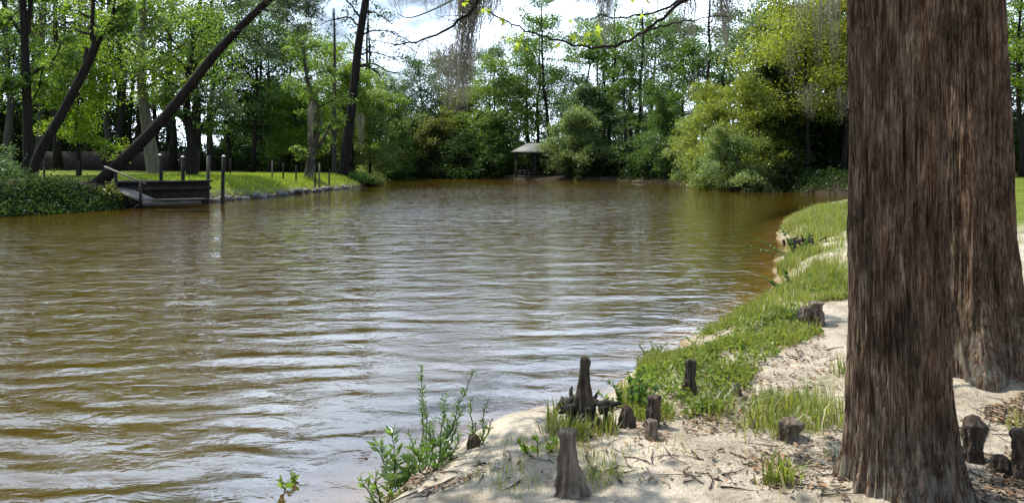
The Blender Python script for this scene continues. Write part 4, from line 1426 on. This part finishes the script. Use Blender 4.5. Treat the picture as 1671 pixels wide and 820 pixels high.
t = NT('knee_wood')
a = t.noise(t.vec((22, 22, 3.5)), 1.0, 7, 0.65, 0.5); b = t.noise(t.vec((6, 6, 6)), 1.0, 5, 0.6)
col = t.ramp(a, [(0.28, (0.03, 0.023, 0.017)), (0.5, (0.15, 0.12, 0.092)), (0.74, (0.33, 0.285, 0.23))])
col = t.mix(t.ramp(b, [(0.5, (0, 0, 0)), (0.68, (0.7, 0.7, 0.7))]), col, (0.27, 0.255, 0.21))
KNEE = t.done(t.pbsdf(col, 0.92, t.bump(a, 1.0, 0.02), 0.12))
t = NT('knee_wood_dark')
a = t.noise(t.vec((26, 26, 4)), 1.0, 7, 0.65, 0.5)
col = t.ramp(a, [(0.3, (0.018, 0.014, 0.011)), (0.52, (0.085, 0.067, 0.052)), (0.76, (0.23, 0.19, 0.145))])
KNEE_D = t.done(t.pbsdf(col, 0.92, t.bump(a, 1.0, 0.02), 0.12))


def knee(label, px, by, ty, wtop, wbase, seed, mat=None, lean=0.0, shape='peg', extra=None):
    b = hit(px, by)
    D = b.y
    sc = math.sqrt(b.x ** 2 + b.y ** 2 + (CAMZ - b.z) ** 2) / F0
    dd = ray(px, ty)
    Hk = max(CAMZ + dd[2] / dd[1] * D - b.z, .04) * 1.02
    rt, rb = wtop / 2 * D / F0, wbase / 2 * D / F0
    nu, nv = 84, 80
    u = np.linspace(0, 1, nv)
    if shape == 'peg':
        r = rt + (rb - rt) * (1 - u) ** 1.9
        cap = np.sqrt(np.clip(1 - np.clip((u - .95) / .05, 0, 1) ** 2, 0, 1))
        r = r * (1 + .1 * np.exp(-((u - .93) / .05) ** 2)) * (0.25 + .75 * cap)
    elif shape == 'cone':
        r = rb * (1 - u) ** .8 + rt * u
        r = r * np.sqrt(np.clip(1 - np.clip((u - .86) / .14, 0, 1) ** 2, 0.01, 1))
    else:   # knob: a rounded head on a stem
        r = np.interp(u, [0, .12, .3, .5, .68, .84, .95, 1], [rb, rb * .9, rt * .92, rt * .9, rt * 1.12, rt * 1.05, rt * .6, rt * .08])
    r = r * (1 + .45 * np.exp(-u / .09))
    z = -0.08 + (Hk + .08) * u
    TH, ZZ = np.meshgrid(np.linspace(0, 2 * math.pi, nu, endpoint=False), z)
    q = np.stack([np.cos(TH).ravel(), np.sin(TH).ravel(), ZZ.ravel() / max(rb, .03)], 1)
    RR = r[:, None] * (1 + .34 * fbm(q * 1.2 + seed * 7, 3) + .22 * fbm(q * np.array([4, 4, .9]) + seed, 3) + .13 * fbm(q * np.array([11, 11, 1.6]) + seed, 3) + .05 * fbm(q * 9.0 + seed, 2)).reshape(TH.shape)
    RR *= 1 + .17 * np.cos(5 * TH + seed + 1.5 * np.sin(2 * TH + seed)) * ((1 - u) ** 2)[:, None]
    lx = lean * Hk * u ** 1.4 + .22 * rt * np.sin(4.2 * u + seed)
    X = RR * np.cos(TH) + lx[:, None]; Y = RR * np.sin(TH)
    ZZ = ZZ + .10 * rt * fbm(q * 2.3 + seed * 3, 2).reshape(TH.shape) * (u > .8)[:, None]
    V = np.vstack([np.stack([X.ravel(), Y.ravel(), ZZ.ravel()], 1), [(lx[-1], 0, z[-1] + .004)]])
    i = np.arange(nv - 1)[:, None] * nu; j = np.arange(nu)[None]; jn_ = (j + 1) % nu
    F = np.stack([i + j, i + jn_, i + nu + jn_, i + nu + j], -1).reshape(-1, 4)
    T = np.array([((nv - 1) * nu + k, (nv - 1) * nu + (k + 1) % nu, nv * nu) for k in range(nu)])
    o = link('cypress_knee', mesh_np('cypress_knee', V, [F, T], True), mat or KNEE, None, tuple(b))
    tag(o, label, 'cypress knee', 'cypress knees on the near bank')
    return o


knee('flat-topped peg-shaped cypress knee standing alone in the bare sand, widening to its foot', 929, 806, 700, 26, 66, 1, shape='peg')
knee('tallest cypress knee, dark, with torn black roots around its foot at the water edge', 955, 693, 584, 15, 60, 2, KNEE_D)
knee('slim dark cypress knee in the grass beside the shallows', 1128, 643, 587, 16, 34, 3, KNEE_D, -.05)
knee('dark upper knee growing behind a pale stump, in the grass edge', 1066, 694, 644, 20, 28, 4, KNEE_D)
knee('short pale stump-like knee in front of its dark twin at the sand edge', 1062, 716, 684, 18, 32, 5)
knee('small dark pointed knee between the tallest knee and the pale stump', 1023, 694, 660, 10, 36, 6, KNEE_D, shape='cone')
knee('tiny dark pointed knee among leaf litter behind the long grass', 1203, 643, 625, 6, 20, 7, KNEE_D, shape='cone')
knee('pale blunt knee rising from the sunlit sand high on the bank', 1334, 530, 492, 22, 30, 8, shape='peg')
knee('low pointed knee leaning against the pale blunt one on the bank', 1313, 528, 498, 10, 30, 9, shape='cone')
knee('low round-headed knee like a boulder beside the thick trunk', 1288, 714, 680, 34, 40, 10, shape='knob')
knee('round-headed stump knee between the two cypress trunks', 1586, 748, 677, 33, 44, 11, KNEE_D, shape='knob')
knee('small dark stub beside the round-headed stump, among brown leaves', 1632, 773, 741, 20, 36, 12, KNEE_D, shape='cone')
knee('dark knee cut by the picture edge beside the brown leaves', 1668, 782, 700, 26, 44, 13, KNEE_D, shape='peg')
knee('small dark broken knee beside the leafy weeds at the water', 774, 727, 708, 14, 28, 14, KNEE_D, shape='cone')

# torn roots round the tallest knee
b = hit(955, 690)
rng = np.random.default_rng(3)
mb = MB()
for k in range(16):
    az = rng.uniform(0, 6.28) if k > 9 else rng.choice([math.pi, 0]) + rng.normal(0, .5)
    pth = limb_path(rng, (0.09 * math.cos(az), .09 * math.sin(az), .10 + rng.uniform(-.03, .03)), az, rng.uniform(-.2, .6), rng.uniform(.08, .2), 6, -.9, .35)
    mb.tube(pth, np.linspace(rng.uniform(.02, .04), .008, 6), 6)
tag(link('root_tangle', mb.mesh('root_tangle', True), WOOD_BLACK, None, tuple(b)), 'black torn roots wrapped about the tallest knee', 'roots')


# ================================================================ NEAR PLANTS
def weed(name, label, px, by, stems, seed, leaf='shrub', leafL=.048, aspect=.22, group='weeds at the water edge', dens=60):
    """stems: list (dx px, top py, bend px)"""
    b = hit(px, by)
    D = b.y
    rng = np.random.default_rng(seed)
    root = empty(name, tuple(b), label, 'plant', group)
    mb = MB(); LV = []
    for (dx, ty, bend) in stems:
        dd = ray(px, ty)
        Hs = CAMZ + dd[2] / dd[1] * D - b.z
        x0 = dx / F0 * D; bx_ = bend / F0 * D
        n = 9
        u = np.linspace(0, 1, n)
        y0 = rng.normal(0, .05)
        P = np.stack([x0 * np.clip(u * 3.5, 0, 1) + bx_ * u ** 1.5 + rng.normal(0, .006, n), y0 * np.clip(u * 3.5, 0, 1) + rng.normal(0, .05) * u + rng.normal(0, .006, n), -.03 + (Hs + .03) * u], 1)
        mb.tube(P, np.linspace(.006, .002, n), 5, False)
        m_ = int(1.5 * dens * max(Hs, .15) / .5)
        for k in range(m_):
            s = rng.uniform(.12, 1) ** .8
            p0 = interp(P, s)
            az = rng.uniform(0, 6.28); el = rng.uniform(.2, 1.1)
            d_ = np.array([math.cos(az) * math.cos(el), math.sin(az) * math.cos(el), math.sin(el)])
            L_ = 1.15 * leafL * rng.uniform(.6, 1.3) * (1.15 - .5 * s)
            sd2 = np.cross(d_, rng.normal(0, 1, 3)); sd2 /= np.linalg.norm(sd2) + 1e-9
            up_ = np.cross(sd2, d_)
            p1 = p0 + d_ * L_ * .45; p2 = p0 + d_ * L_ - up_ * L_ * .12
            LV.append(np.array([p0, p1 + sd2 * L_ * aspect * .5, p2, p1 - sd2 * L_ * aspect * .5]))
    link('stem', mb.mesh('stem', True), BARK['brown'] if leaf != 'shrub' else GREENSTEM, root)
    V = np.vstack(LV)
    link('foliage', mesh_np('foliage', V, [quads(V)]), LEAF[leaf], root)
    return root


_t = NT('green_stem'); GREENSTEM = _t.done(_t.pbsdf(_t.ramp(_t.noise(_t.vec((20, 20, 20)), 1, 3), [(.3, (.05, .07, .02)), (.7, (.11, .13, .04))]), .7))
weed('leafy_weed', 'tall leafy weed with one upright stem over the water', 690, 765, [(0, 598, -4), (6, 690, 10), (-8, 700, -14), (10, 650, -10)], 1)
weed('leafy_weed', 'bushy weed with a stem tipping toward the tallest knee', 722, 752, [(0, 607, 52), (-6, 640, 14), (6, 665, 30), (-12, 690, -10), (12, 700, 20), (4, 685, 5)], 2, dens=75)
weed('leafy_weed', 'small pale weed with two upright sprigs beside the broken knee', 780, 728, [(-8, 655, -6), (4, 648, 12), (10, 680, 14), (-2, 690, -4)], 3, leaf='fresh', leafL=.042, dens=50)
weed('leafy_weed', 'broad-leaved weed with a tall grass spike at the sand tip', 648, 798, [(0, 700, -6), (-14, 730, -24), (10, 735, 22), (20, 720, 30), (-4, 745, 4), (14, 760, 10)], 4, leafL=.095, aspect=.3, dens=32)
weed('leafy_weed', 'low leafy weed cut by the lower picture edge, in the shallows', 622, 826, [(0, 765, -10), (-10, 775, -24), (10, 770, 14), (20, 790, 24)], 5, leaf='fresh', leafL=.075, dens=40)
weed('leafy_weed', 'dark leafy weed filling the gap between the tall weed and the bushy weed', 700, 770, [(0, 715, 4), (-10, 720, -14), (12, 728, 14), (18, 735, 24)], 6, leaf='mid', leafL=.08, dens=50)
weed('leafy_weed', 'low sprig of yellowish leaves in the sand beside the flat-topped knee', 880, 742, [(0, 715, -6), (-16, 722, -20), (14, 726, 16)], 7, leaf='lime', leafL=.06, aspect=.5, dens=26)
weed('water_weed', 'small tuft of green shoots standing in the shallows', 1064, 582, [(0, 556, -4), (-10, 560, -14), (10, 562, 14), (4, 566, 8)], 8, leaf='fresh', leafL=.07, aspect=.2, dens=50)
weed('water_weed', 'tiny green sprig poking out of the open water', 467, 792, [(0, 768, 3), (4, 778, 8)], 9, leaf='lime', leafL=.05, aspect=.5, dens=30)
weed('leafy_weed', 'low cover of small round leaves beside the tallest knee, by the shallows', 1030, 660, [(0, 612, -6), (-14, 625, -20), (12, 622, 12), (-24, 640, -30), (22, 630, 20), (6, 600, 2)], 10, leaf='mid', leafL=.05, aspect=.6, dens=60)
weed('leafy_weed', 'small-leaved bush by the dark washed-out roots on the grassy point', 1296, 418, [(0, 372, -20), (-20, 390, -40), (16, 380, 10), (-30, 400, -50)], 11, leaf='mid', leafL=.06, aspect=.5, dens=60)
weed('leafy_weed', 'dark small-leaved bush at the water below the grassy point', 1290, 470, [(0, 442, -10), (-20, 450, -30), (20, 448, 16), (36, 455, 40)], 12, leaf='mid', leafL=.055, aspect=.5, dens=80)


def blades(rng, P, h, w, lean=.5, curl=.6):
    n = len(P)
    az = rng.uniform(0, 2 * math.pi, n)
    d = np.stack([np.cos(az), np.sin(az), np.zeros(n)], 1)
    a2 = az + math.pi / 2 + rng.normal(0, .4, n)
    sd_ = np.stack([np.cos(a2), np.sin(a2), np.zeros(n)], 1)
    L = (lean * rng.uniform(0.1, 1, n))[:, None]
    h = h[:, None]; w = w[:, None]
    up = np.array([0, 0, 1.0])
    p1 = P + up * h * .55 + d * L * h * .35
    p2 = P + up * h * (1 - .35 * curl * L) + d * L * h * 1.1
    V = np.stack([P - sd_ * w, P + sd_ * w, p1 + sd_ * w * .75, p1 - sd_ * w * .75, p2], 1).reshape(-1, 3)
    i = np.arange(n)[:, None] * 5
    return V, i + np.array([[0, 1, 2, 3]]), i + np.array([[3, 2, 4]])


def scatter(rng, poly, n, thresh=-.1, scale=1.6, seed=0.0, mind=.03):
    P = np.array(poly)
    lo, hi = P.min(0), P.max(0)
    out = []
    got = 0
    while got < n:
        x = rng.uniform(lo[0], hi[0], n * 2); y = rng.uniform(lo[1], hi[1], n * 2)
        m = inpoly(x, y, poly)
        m &= n2(x, y, scale, seed, 2) > thresh + rng.normal(0, .12, len(x))
        x, y = x[m], y[m]
        z, d, *_ = height(x, y, True)
        k = d > mind
        out.append(np.stack([x[k], y[k], z[k]], 1))
        got += k.sum()
        if len(out) > 30:
            break
    return np.vstack(out)[:n]


rng = np.random.default_rng(77)
GB = []
for poly, n, hgt in zip(grass_regions, (17000, 700, 8000, 6000, 420), (.085, .12, .20, .15, .11)):
    P = scatter(rng, poly, n, .25 if hgt in (.12, .11) else -.10, 2.1, 3.0)
    h = hgt * rng.uniform(.25, 1.5, len(P)) * (1 + .65 * n2(P[:, 0], P[:, 1], 2.6, 9.0, 2))
    GB.append((P, h, rng.uniform(.002, .005, len(P)) * (1 + 2.2 * hgt)))
xs = np.array([[3.6, 4.6], [9.5, 4.5], [13, 12], [14, 30], [9, 28], [5.5, 13], [3.4, 7.5]])
P = scatter(rng, [tuple(p) for p in xs], 5000, .15, 1.1, 8.0)
GB.append((P, .08 * rng.uniform(.4, 1.6, len(P)), rng.uniform(.002, .005, len(P)) * 1.4))
sc_poly = [tuple(hit(a, b)[:2]) for a, b in ((700, 800), (820, 720), (1000, 715), (1200, 700), (1380, 720), (1380, 815), (900, 815))]
P = scatter(rng, sc_poly, 420, .28, 2.5, 5.0)
GB.append((P, .06 * rng.uniform(.4, 1.6, len(P)), rng.uniform(.0012, .0028, len(P))))
P = np.vstack([g[0] for g in GB]); h = np.concatenate([g[1] for g in GB]); w = np.concatenate([g[2] for g in GB])
V, F4, F3 = blades(rng, P, h, w)
GRASS = leaf_mat('grass_blades', (0.085, 0.112, 0.016), (0.15, 0.18, 0.018), var=.9, clump=1.9, gloss=.04, alt=(.16, .14, .045), straw=(.24, .19, .09))
tag(link('grass', mesh_np('grass', V, [F4, F3]), GRASS), 'short green grass growing in patches on the sandy near bank', 'grass', kind='stuff')

P = scatter(rng, ppoly([(1190, 560), (1300, 530), (1400, 500), (1400, 338), (1262, 338), (1240, 480)]), 10500, -.12, 1.5, 6.0)
dd_ = height(P[:, 0], P[:, 1], True)[1]
P = P[dd_ < 1.25 + .5 * n2(P[:, 0], P[:, 1], 1.1, 2.2, 2)]
V, F4, F3 = blades(rng, P, .13 * rng.uniform(.25, 1.6, len(P)), rng.uniform(.003, .007, len(P)), .8)
tag(link('shore_grass', mesh_np('shore_grass', V, [F4, F3]), GRASS), 'rough grass leaning over the shoreline of the grassy point', 'grass', kind='stuff')
# small broad-leaved ground cover along the shore strip
P = scatter(rng, grass_regions[0], 700, .0, 1.5, 12.0)
P2 = scatter(rng, grass_regions[2], 260, -.1, 1.5, 12.0)
Q = np.vstack([P, P2]) + np.array([0, 0, .045])
V = leaf_cloud(rng, Q, .055, 14, .034, .6, .9, 0, .75)
V[:, 2] = np.maximum(V[:, 2], .01)
tag(link('ground_cover', mesh_np('ground_cover', V, [quads(V)]), leaf_mat('cover_leaf', (.07, .105, .022), (.12, .16, .02), var=.8, clump=2.5, gloss=.012)), 'small round-leaved ground cover mixed into the grass along the near shore', 'ground cover', kind='stuff')

# grass on the lawn bank
lp = [tuple(gp(a, b)) for a, b in ((350, 329), (410, 324), (470, 318), (540, 310), (606, 303))]
lpoly = lp + [(-13.5, 70), (-22, 62), (-24, 46)]
P = scatter(rng, lpoly, 30000, -.5, .6, 2.0, .2)
V, F4, F3 = blades(rng, P, .14 * rng.uniform(.4, 1.7, len(P)), rng.uniform(.008, .02, len(P)))
LAWN = leaf_mat('lawn_blades', (0.13, 0.18, 0.018), (0.2, 0.26, 0.02), var=.5, clump=.5, gloss=.03)
tag(link('lawn_grass', mesh_np('lawn_grass', V, [F4, F3]), LAWN), 'bright grass on the bank of the lawn across the river', 'grass', kind='stuff')


def tuft(label, px, by, n, hgt, seed, w=.005, spread=.05, lean=.9, mat=None):
    b = hit(px, by)
    r_ = np.random.default_rng(seed)
    P = np.stack([r_.normal(0, spread, n), r_.normal(0, spread, n), np.full(n, -.02)], 1)
    V, F4, F3 = blades(r_, P, hgt * r_.uniform(.45, 1.2, n), w * r_.uniform(.6, 1.2, n), lean, .9)
    tag(link('grass_tuft', mesh_np('grass_tuft', V, [F4, F3]), mat or GRASS, None, tuple(b)), label, 'grass tuft', 'single tufts of grass')


tuft('wide-bladed green tuft in the sand beside the foot of the thick trunk', 1276, 785, 90, .19, 1, .008, .05, 1.0)
tuft('dark fine grass tuft next to the flat-topped knee', 985, 775, 260, .10, 2, .003, .09, 1.2)
tuft('yellow-green tuft at the foot of the tallest knee', 930, 712, 110, .17, 3, .004, .07, 1.0)
tuft('long grass tuft against the round-headed boulder-like knee', 1335, 690, 160, .26, 4, .005, .12, .9)
tuft('long grass tuft in front of the slim dark knee', 1170, 672, 150, .2, 5, .004, .1, .9)
tuft('tall grass tuft between the boulder-like knee and the tiny dark knee', 1250, 700, 160, .24, 6, .0045, .11, .9)
tuft('thin grass tuft by the picture edge behind the dark edge knee', 1662, 700, 24, .22, 7, .004, .05, .5)
tuft('sparse yellowish tuft in the sand before the pale stump', 1105, 732, 22, .12, 8, .003, .06, 1.0)

# leaf litter, twigs
regs = [(ppoly([(1090, 650), (1230, 630), (1235, 700), (1120, 712)]), 500), (ppoly([(1210, 735), (1380, 700), (1385, 800), (1230, 800)]), 330),
        (ppoly([(1555, 690), (1671, 640), (1671, 819), (1585, 819)]), 900), (ppoly([(1130, 560), (1330, 520), (1380, 640), (1150, 690)]), 700),
        (ppoly([(960, 690), (1090, 680), (1090, 720), (960, 722)]), 160), (ppoly([(640, 800), (760, 740), (800, 760), (700, 815)]), 140),
        (ppoly([(660, 812), (860, 730), (1380, 740), (1380, 815)]), 260)]
Ps = np.vstack([scatter(rng, p_, n, -.15, 2.0, 6.0, .15) for p_, n in regs])
tiny = scatter(rng, ppoly([(660, 815), (780, 735), (900, 700), (1130, 690), (1385, 500), (1400, 700), (1671, 650), (1671, 819)]), 5200, -.1, 1.3, 11.0, .1)
n0 = len(Ps); Ps = np.vstack([Ps, tiny]); n = len(Ps)
az = rng.uniform(0, 6.28, n); s = np.where(np.arange(n) < n0, rng.uniform(.010, .033, n), rng.uniform(.003, .010, n))[:, None]
nn = rng.normal(0, .35, (n, 3)); nn[:, 2] += 1; nn /= np.linalg.norm(nn, axis=1)[:, None]
tt = np.stack([np.cos(az), np.sin(az), np.zeros(n)], 1); tt -= nn * (tt * nn).sum(1)[:, None]
bb = np.cross(nn, tt)
c = Ps + np.array([0, 0, .012])
V = np.stack([c - tt * s, c - bb * s * .42 + nn * s * .28, c + tt * s * 1.05 + nn * s * .15, c + bb * s * .42 + nn * s * .28], 1).reshape(-1, 3)
_t = NT('dead_leaf')
_r = _t.node('ShaderNodeNewGeometry').outputs['Random Per Island']
DEAD = _t.done(_t.pbsdf(_t.ramp(_r, [(0, (.06, .04, .026)), (.4, (.18, .125, .08)), (.8, (.38, .30, .21)), (1, (.30, .15, .06))]), .75))
tag(link('leaf_litter', mesh_np('leaf_litter', V, [quads(V)]), DEAD), 'brown fallen leaves scattered over the near bank', 'leaf litter', kind='stuff')
mb = MB()
for poly, n in ((regs[2][0], 60), (regs[1][0], 30), (regs[6][0], 70), (regs[3][0], 30), (regs[5][0], 24)):
    for q in scatter(rng, poly, n, -.5, 2, 1.0, .12):
        pth = limb_path(rng, q + np.array([0, 0, .008]), rng.uniform(0, 6.28), 0, rng.uniform(.05, .26), 5, 0, .12)
        pth[:, 2] = height(pth[:, 0], pth[:, 1]) + .008
        mb.tube(pth, np.linspace(rng.uniform(.002, .006), .0015, 5), 5, False)
tag(link('twig_litter', mb.mesh('twig_litter', True), BARK['brown']), 'small dry twigs lying on the near bank', 'twigs', kind='stuff')

# dark washed-out roots on the grassy point
b = hit(1322, 402)
mb = MB()
for k in range(60):
    pth = limb_path(rng, (rng.uniform(-.45, .45), rng.uniform(-.3, .3), rng.uniform(-.02, .14)), rng.uniform(0, 6.28), rng.uniform(-.8, .3), rng.uniform(.12, .34), 6, -.9, .5)
    mb.tube(pth, np.linspace(.028, .008, 6), 5)
tag(link('root_tangle', mb.mesh('root_tangle', True), WOOD_BLACK, None, tuple(b)), 'dark washed-out roots in the bank of the grassy point', 'roots')

# pale logs; the first stands in for a sunlit line at the waterline
b0, b1 = gp(1030, 296.0), gp(1056, 296.8)
mb = MB(); mb.tube([(0, 0, .05), ((b1[0] - b0[0]) * .5, (b1[1] - b0[1]) * .5 - .1, .07), (b1[0] - b0[0], b1[1] - b0[1], .05)], [.04, .05, .03], 8)
tag(link('pale_log', mb.mesh('pale_log', True), BARK['pale'], None, (b0[0], b0[1] - .5, 0)), 'pale log shape standing in for the sunlit line at the far waterline beside the drooping tree', 'log')
b0 = gp(1140, 302)
mb = MB(); mb.tube([(0, 0, .03), (1.0, -.4, .12), (2.2, -1.0, .1)], [.1, .12, .06], 8)
tag(link('pale_log', mb.mesh('pale_log', True), BARK['pale'], None, (b0[0] - 1.2, b0[1] - .6, 0)), 'pale drift log in the water under the yellow-green trees', 'log')

# ================================================================ OVERHANGING BRANCHES AND MOSS
tb = Vector((6.4, 9.0, 0)); tb.z = hz(tb.x, tb.y)
root = empty('sweetgum_tree', tuple(tb), 'sweetgum whose thin dark limbs with a few yellow-green leaves droop across the open sky', 'tree')


def W_(px, py, D):
    return np.array(tuple(at(px, py, D) - tb))


wood = MB()
trk = [(0, 0, -.3), (-.05, 0, 2), (.05, .1, 4.5), (0, 0, 7), (-.1, .1, 10)]
wood.tube(trk, [.3, .24, .2, .15, .08], 12)
link('trunk', wood.mesh('trunk', True), BARK['grey'], root)


def smooth_path(P, m=26):
    P = np.array(P)
    tq = np.linspace(0, 1, len(P)); ts = np.linspace(0, 1, m)
    Q = np.stack([np.interp(ts, tq, P[:, k]) for k in range(3)], 1)
    for _ in range(2):
        Q[1:-1] = .25 * Q[:-2] + .5 * Q[1:-1] + .25 * Q[2:]
    return Q


rng = np.random.default_rng(9)
main = smooth_path([(0, .1, 6.2), W_(1450, -170, 8.2), W_(1250, -80, 7.4), W_(1118, 0, 7), W_(1080, 30, 7), W_(1045, 58, 7), W_(1010, 73, 7), W_(975, 78, 7), W_(935, 73, 7), W_(890, 60, 7), W_(850, 48, 7), W_(815, 30, 7), W_(780, 10, 7), W_(755, 0, 7)], 60)
main[8:-1] += rng.normal(0, .008, main[8:-1].shape)
lim = MB()
lim.tube(main, np.concatenate([np.linspace(.045, .0145, 18), np.linspace(.014, .005, 42)]), 8, False)
link('limb', lim.mesh('limb', True), BARK['dark'], root)
hi = smooth_path([(0, .1, 6.8), W_(1400, -260, 10.5), W_(1100, -160, 10.2), W_(900, -90, 10), W_(800, -55, 9.6), W_(700, -45, 9.3), W_(560, -60, 9)], 40)
lim = MB(); lim.tube(hi, np.linspace(.1, .02, 40), 8, False)
twl = [([W_(1118, 0, 7), W_(1060, 24, 7.1), W_(1000, 28, 7.1), W_(955, 30, 7.1)], .012, .004),
       ([W_(1052, 52, 7), W_(1090, 40, 6.9), W_(1140, 30, 6.8), W_(1190, 28, 6.7)], .010, .004),
       ([W_(872, 58, 7), W_(858, 66, 6.9), W_(840, 68, 6.8)], .004, .002)]
link('limb', lim.mesh('limb', True), BARK['dark'], root)
for pp, a_, b_ in twl:
    q = smooth_path(pp, 14); q[1:-1] += rng.normal(0, .012, q[1:-1].shape)
    lim = MB(); lim.tube(q, np.linspace(a_, b_, 14), 6, False)
    link('limb', lim.mesh('limb', True), BARK['dark'], root)
tw2 = smooth_path([W_(800, -55, 9.6), W_(785, -10, 9.3), W_(770, 22, 9.2), W_(745, 38, 9.1), W_(715, 56, 9), W_(680, 68, 9), W_(640, 72, 9)], 20)
tw2[2:-1] += rng.normal(0, .012, tw2[2:-1].shape)
lim = MB(); lim.tube(tw2, np.linspace(.024, .007, 20), 6, False)
for k in range(26):
    p0 = interp(tw2, rng.uniform(.3, 1))
    sp = limb_path(rng, p0, rng.choice([math.pi, 2.6, 3.7, 0.4]) + rng.normal(0, .3), rng.uniform(-.9, .5), rng.uniform(.15, .5), 5, -.3, .2)
    lim.tube(sp, np.linspace(.005, .0015, 5), 4, False)
link('limb', lim.mesh('limb', True), BARK['dark'], root)
tw3 = smooth_path([W_(800, -55, 9.6), W_(760, -10, 9.6), W_(700, 20, 9.6), W_(665, 32, 9.6), W_(648, 22, 9.6)], 14)
lim = MB(); lim.tube(tw3, np.linspace(.014, .004, 14), 6, False)
link('limb', lim.mesh('limb', True), BARK['dark'], root)
# lobed leaves
LVs, LF = [], []
nleaf = 0


def star_leaf(p, s, rng):
    nn = rng.normal(0, .6, 3) + np.array([0, -.9, .3]); nn /= np.linalg.norm(nn)
    tt = rng.normal(0, 1, 3) + np.array([0, 0, -.8]); tt -= nn * tt.dot(nn); tt /= np.linalg.norm(tt)
    bb = np.cross(nn, tt)
    V = [p]
    aa = np.linspace(-2.5, 2.5, 11)
    for k, a_ in enumerate(aa):
        r_ = s * (1.0 if k % 2 else .42) * (1 - .12 * abs(a_) / 2.5)
        V.append(p + r_ * (math.cos(a_) * tt + math.sin(a_) * bb) + nn * s * .12 * rng.uniform(-1, 1))
    return np.array(V), np.array([(0, k, k + 1) for k in range(1, 11)])


lmb = MB()
spots = [(788, 18), (800, 22), (818, 30), (825, 28), (822, 36), (845, 68), (848, 72), (843, 76), (858, 78), (825, 60), (832, 64), (940, 40), (942, 55), (938, 62), (955, 52), (952, 60), (973, 56), (958, 70), (948, 72), (920, 76), (905, 74), (1030, 48), (1048, 28), (1068, 32), (1055, 5), (1030, 5), (846, 74), (960, 68), (975, 50), (760, 3)]
for (px, py) in spots:
    for q in range(rng.integers(1, 3)):
        p0 = W_(px + rng.normal(0, 3), py + rng.normal(0, 3), 7 + rng.normal(0, .06))
        V, T = star_leaf(p0, rng.uniform(.028, .055), rng)
        lmb.add(V, None, T)
        e = np.array(interp(main, np.argmin(((main - p0) ** 2).sum(1)) / 59.0))
        lmb.tube([e, (e + p0) / 2 + rng.normal(0, .01, 3) + np.array([0, 0, .02]), p0], [.0035, .0025, .0015], 4, False)
link('foliage', lmb.mesh('foliage'), LEAF['yellow'], root)
# points for an upper crown; no crown is built from them
cen = []
for k in range(60):
    cen.append((rng.uniform(-9.5, -1), rng.uniform(-2.5, 2.8), rng.uniform(5.9, 8.2)))
wood = MB()
for c_ in cen:
    m0 = interp(hi, rng.uniform(.1, .9))
    m0 = np.array(m0)
for k, (px, ty, by, w, D, n, sway, lb) in enumerate([
        (772, -45, 195, 50, 9.4, 240, (-.14, 0), 'longest grey-brown moss column hanging before the far trees, spreading at its tip'),
        (800, -45, 70, 70, 9.5, 160, (0, 0), 'thin moss curtain in the open sky beside the longest moss column'),
        (720, -45, 40, 90, 9.3, 110, (0, 0), 'wispy moss fringe at the top of the brightest cloud'),
        (988, -60, 82, 56, 10.1, 200, (0, 0), 'brown moss bunch hanging behind the leafy drooping branch'),
        (940, -60, 45, 60, 10.1, 110, (0, 0), 'short moss fringe between the two leafy stretches of branch'),
        (1125, -60, 75, 60, 10.2, 190, (0, 0), 'thin moss curtain over the pale sky past the end of the leafy branch'),
        (1182, -80, 100, 60, 10.3, 260, (0, 0), 'long pale moss curtain beside the tall nearly bare trees'),
        (1075, -60, 50, 40, 10.2, 90, (0, 0), 'narrow moss strand where the leafy branch leaves the picture'),
        (738, 70, 192, 80, 9.5, 120, (-.05, 0), 'bushy brown moss tangle clinging to the side of the longest moss column'),
        (655, -60, 40, 60, 9.2, 60, (0, 0), 'faint moss wisps beside the tall dark bare trunk')]):
    tp = at(px, ty, D)
    bt = at(px, by, D)
    moss_clump(60 + k, tp, tp.z - bt.z, w / F0 * D, n, sway, .0045, label=lb)
for k, (px, ty, by, w, D, n, lb) in enumerate([
        (1305, -20, 105, 40, 54, 60, 'grey moss hanging high in front of the lime green maple'),
        (1335, 0, 130, 26, 53, 50, 'long grey moss beard above the dark hollow'),
        (1362, -10, 120, 30, 52, 60, 'grey moss beard hanging beside the cypress trunk'),
        (1372, 140, 205, 26, 52, 40, 'low moss beard at the edge of the cypress trunk over the dark hollow'),
        (1322, 135, 200, 40, 54, 60, 'broad pale moss tangle in the lime green maple'),
        (1290, 60, 140, 24, 55, 40, 'thin moss beard on the hollow side of the lime green maple'),
        (508, 165, 240, 14, 55, 40, 'small grey moss beard between the stems of the mossy forked tree'),
        (590, 185, 250, 14, 70, 40, 'small moss beard in the trees behind the tall dark bare trunk')]):
    tp = at(px, ty, D); bt = at(px, by, D)
    moss_clump(90 + k, tp, tp.z - bt.z, w / F0 * D, n, (0, 0), .012, label=lb)
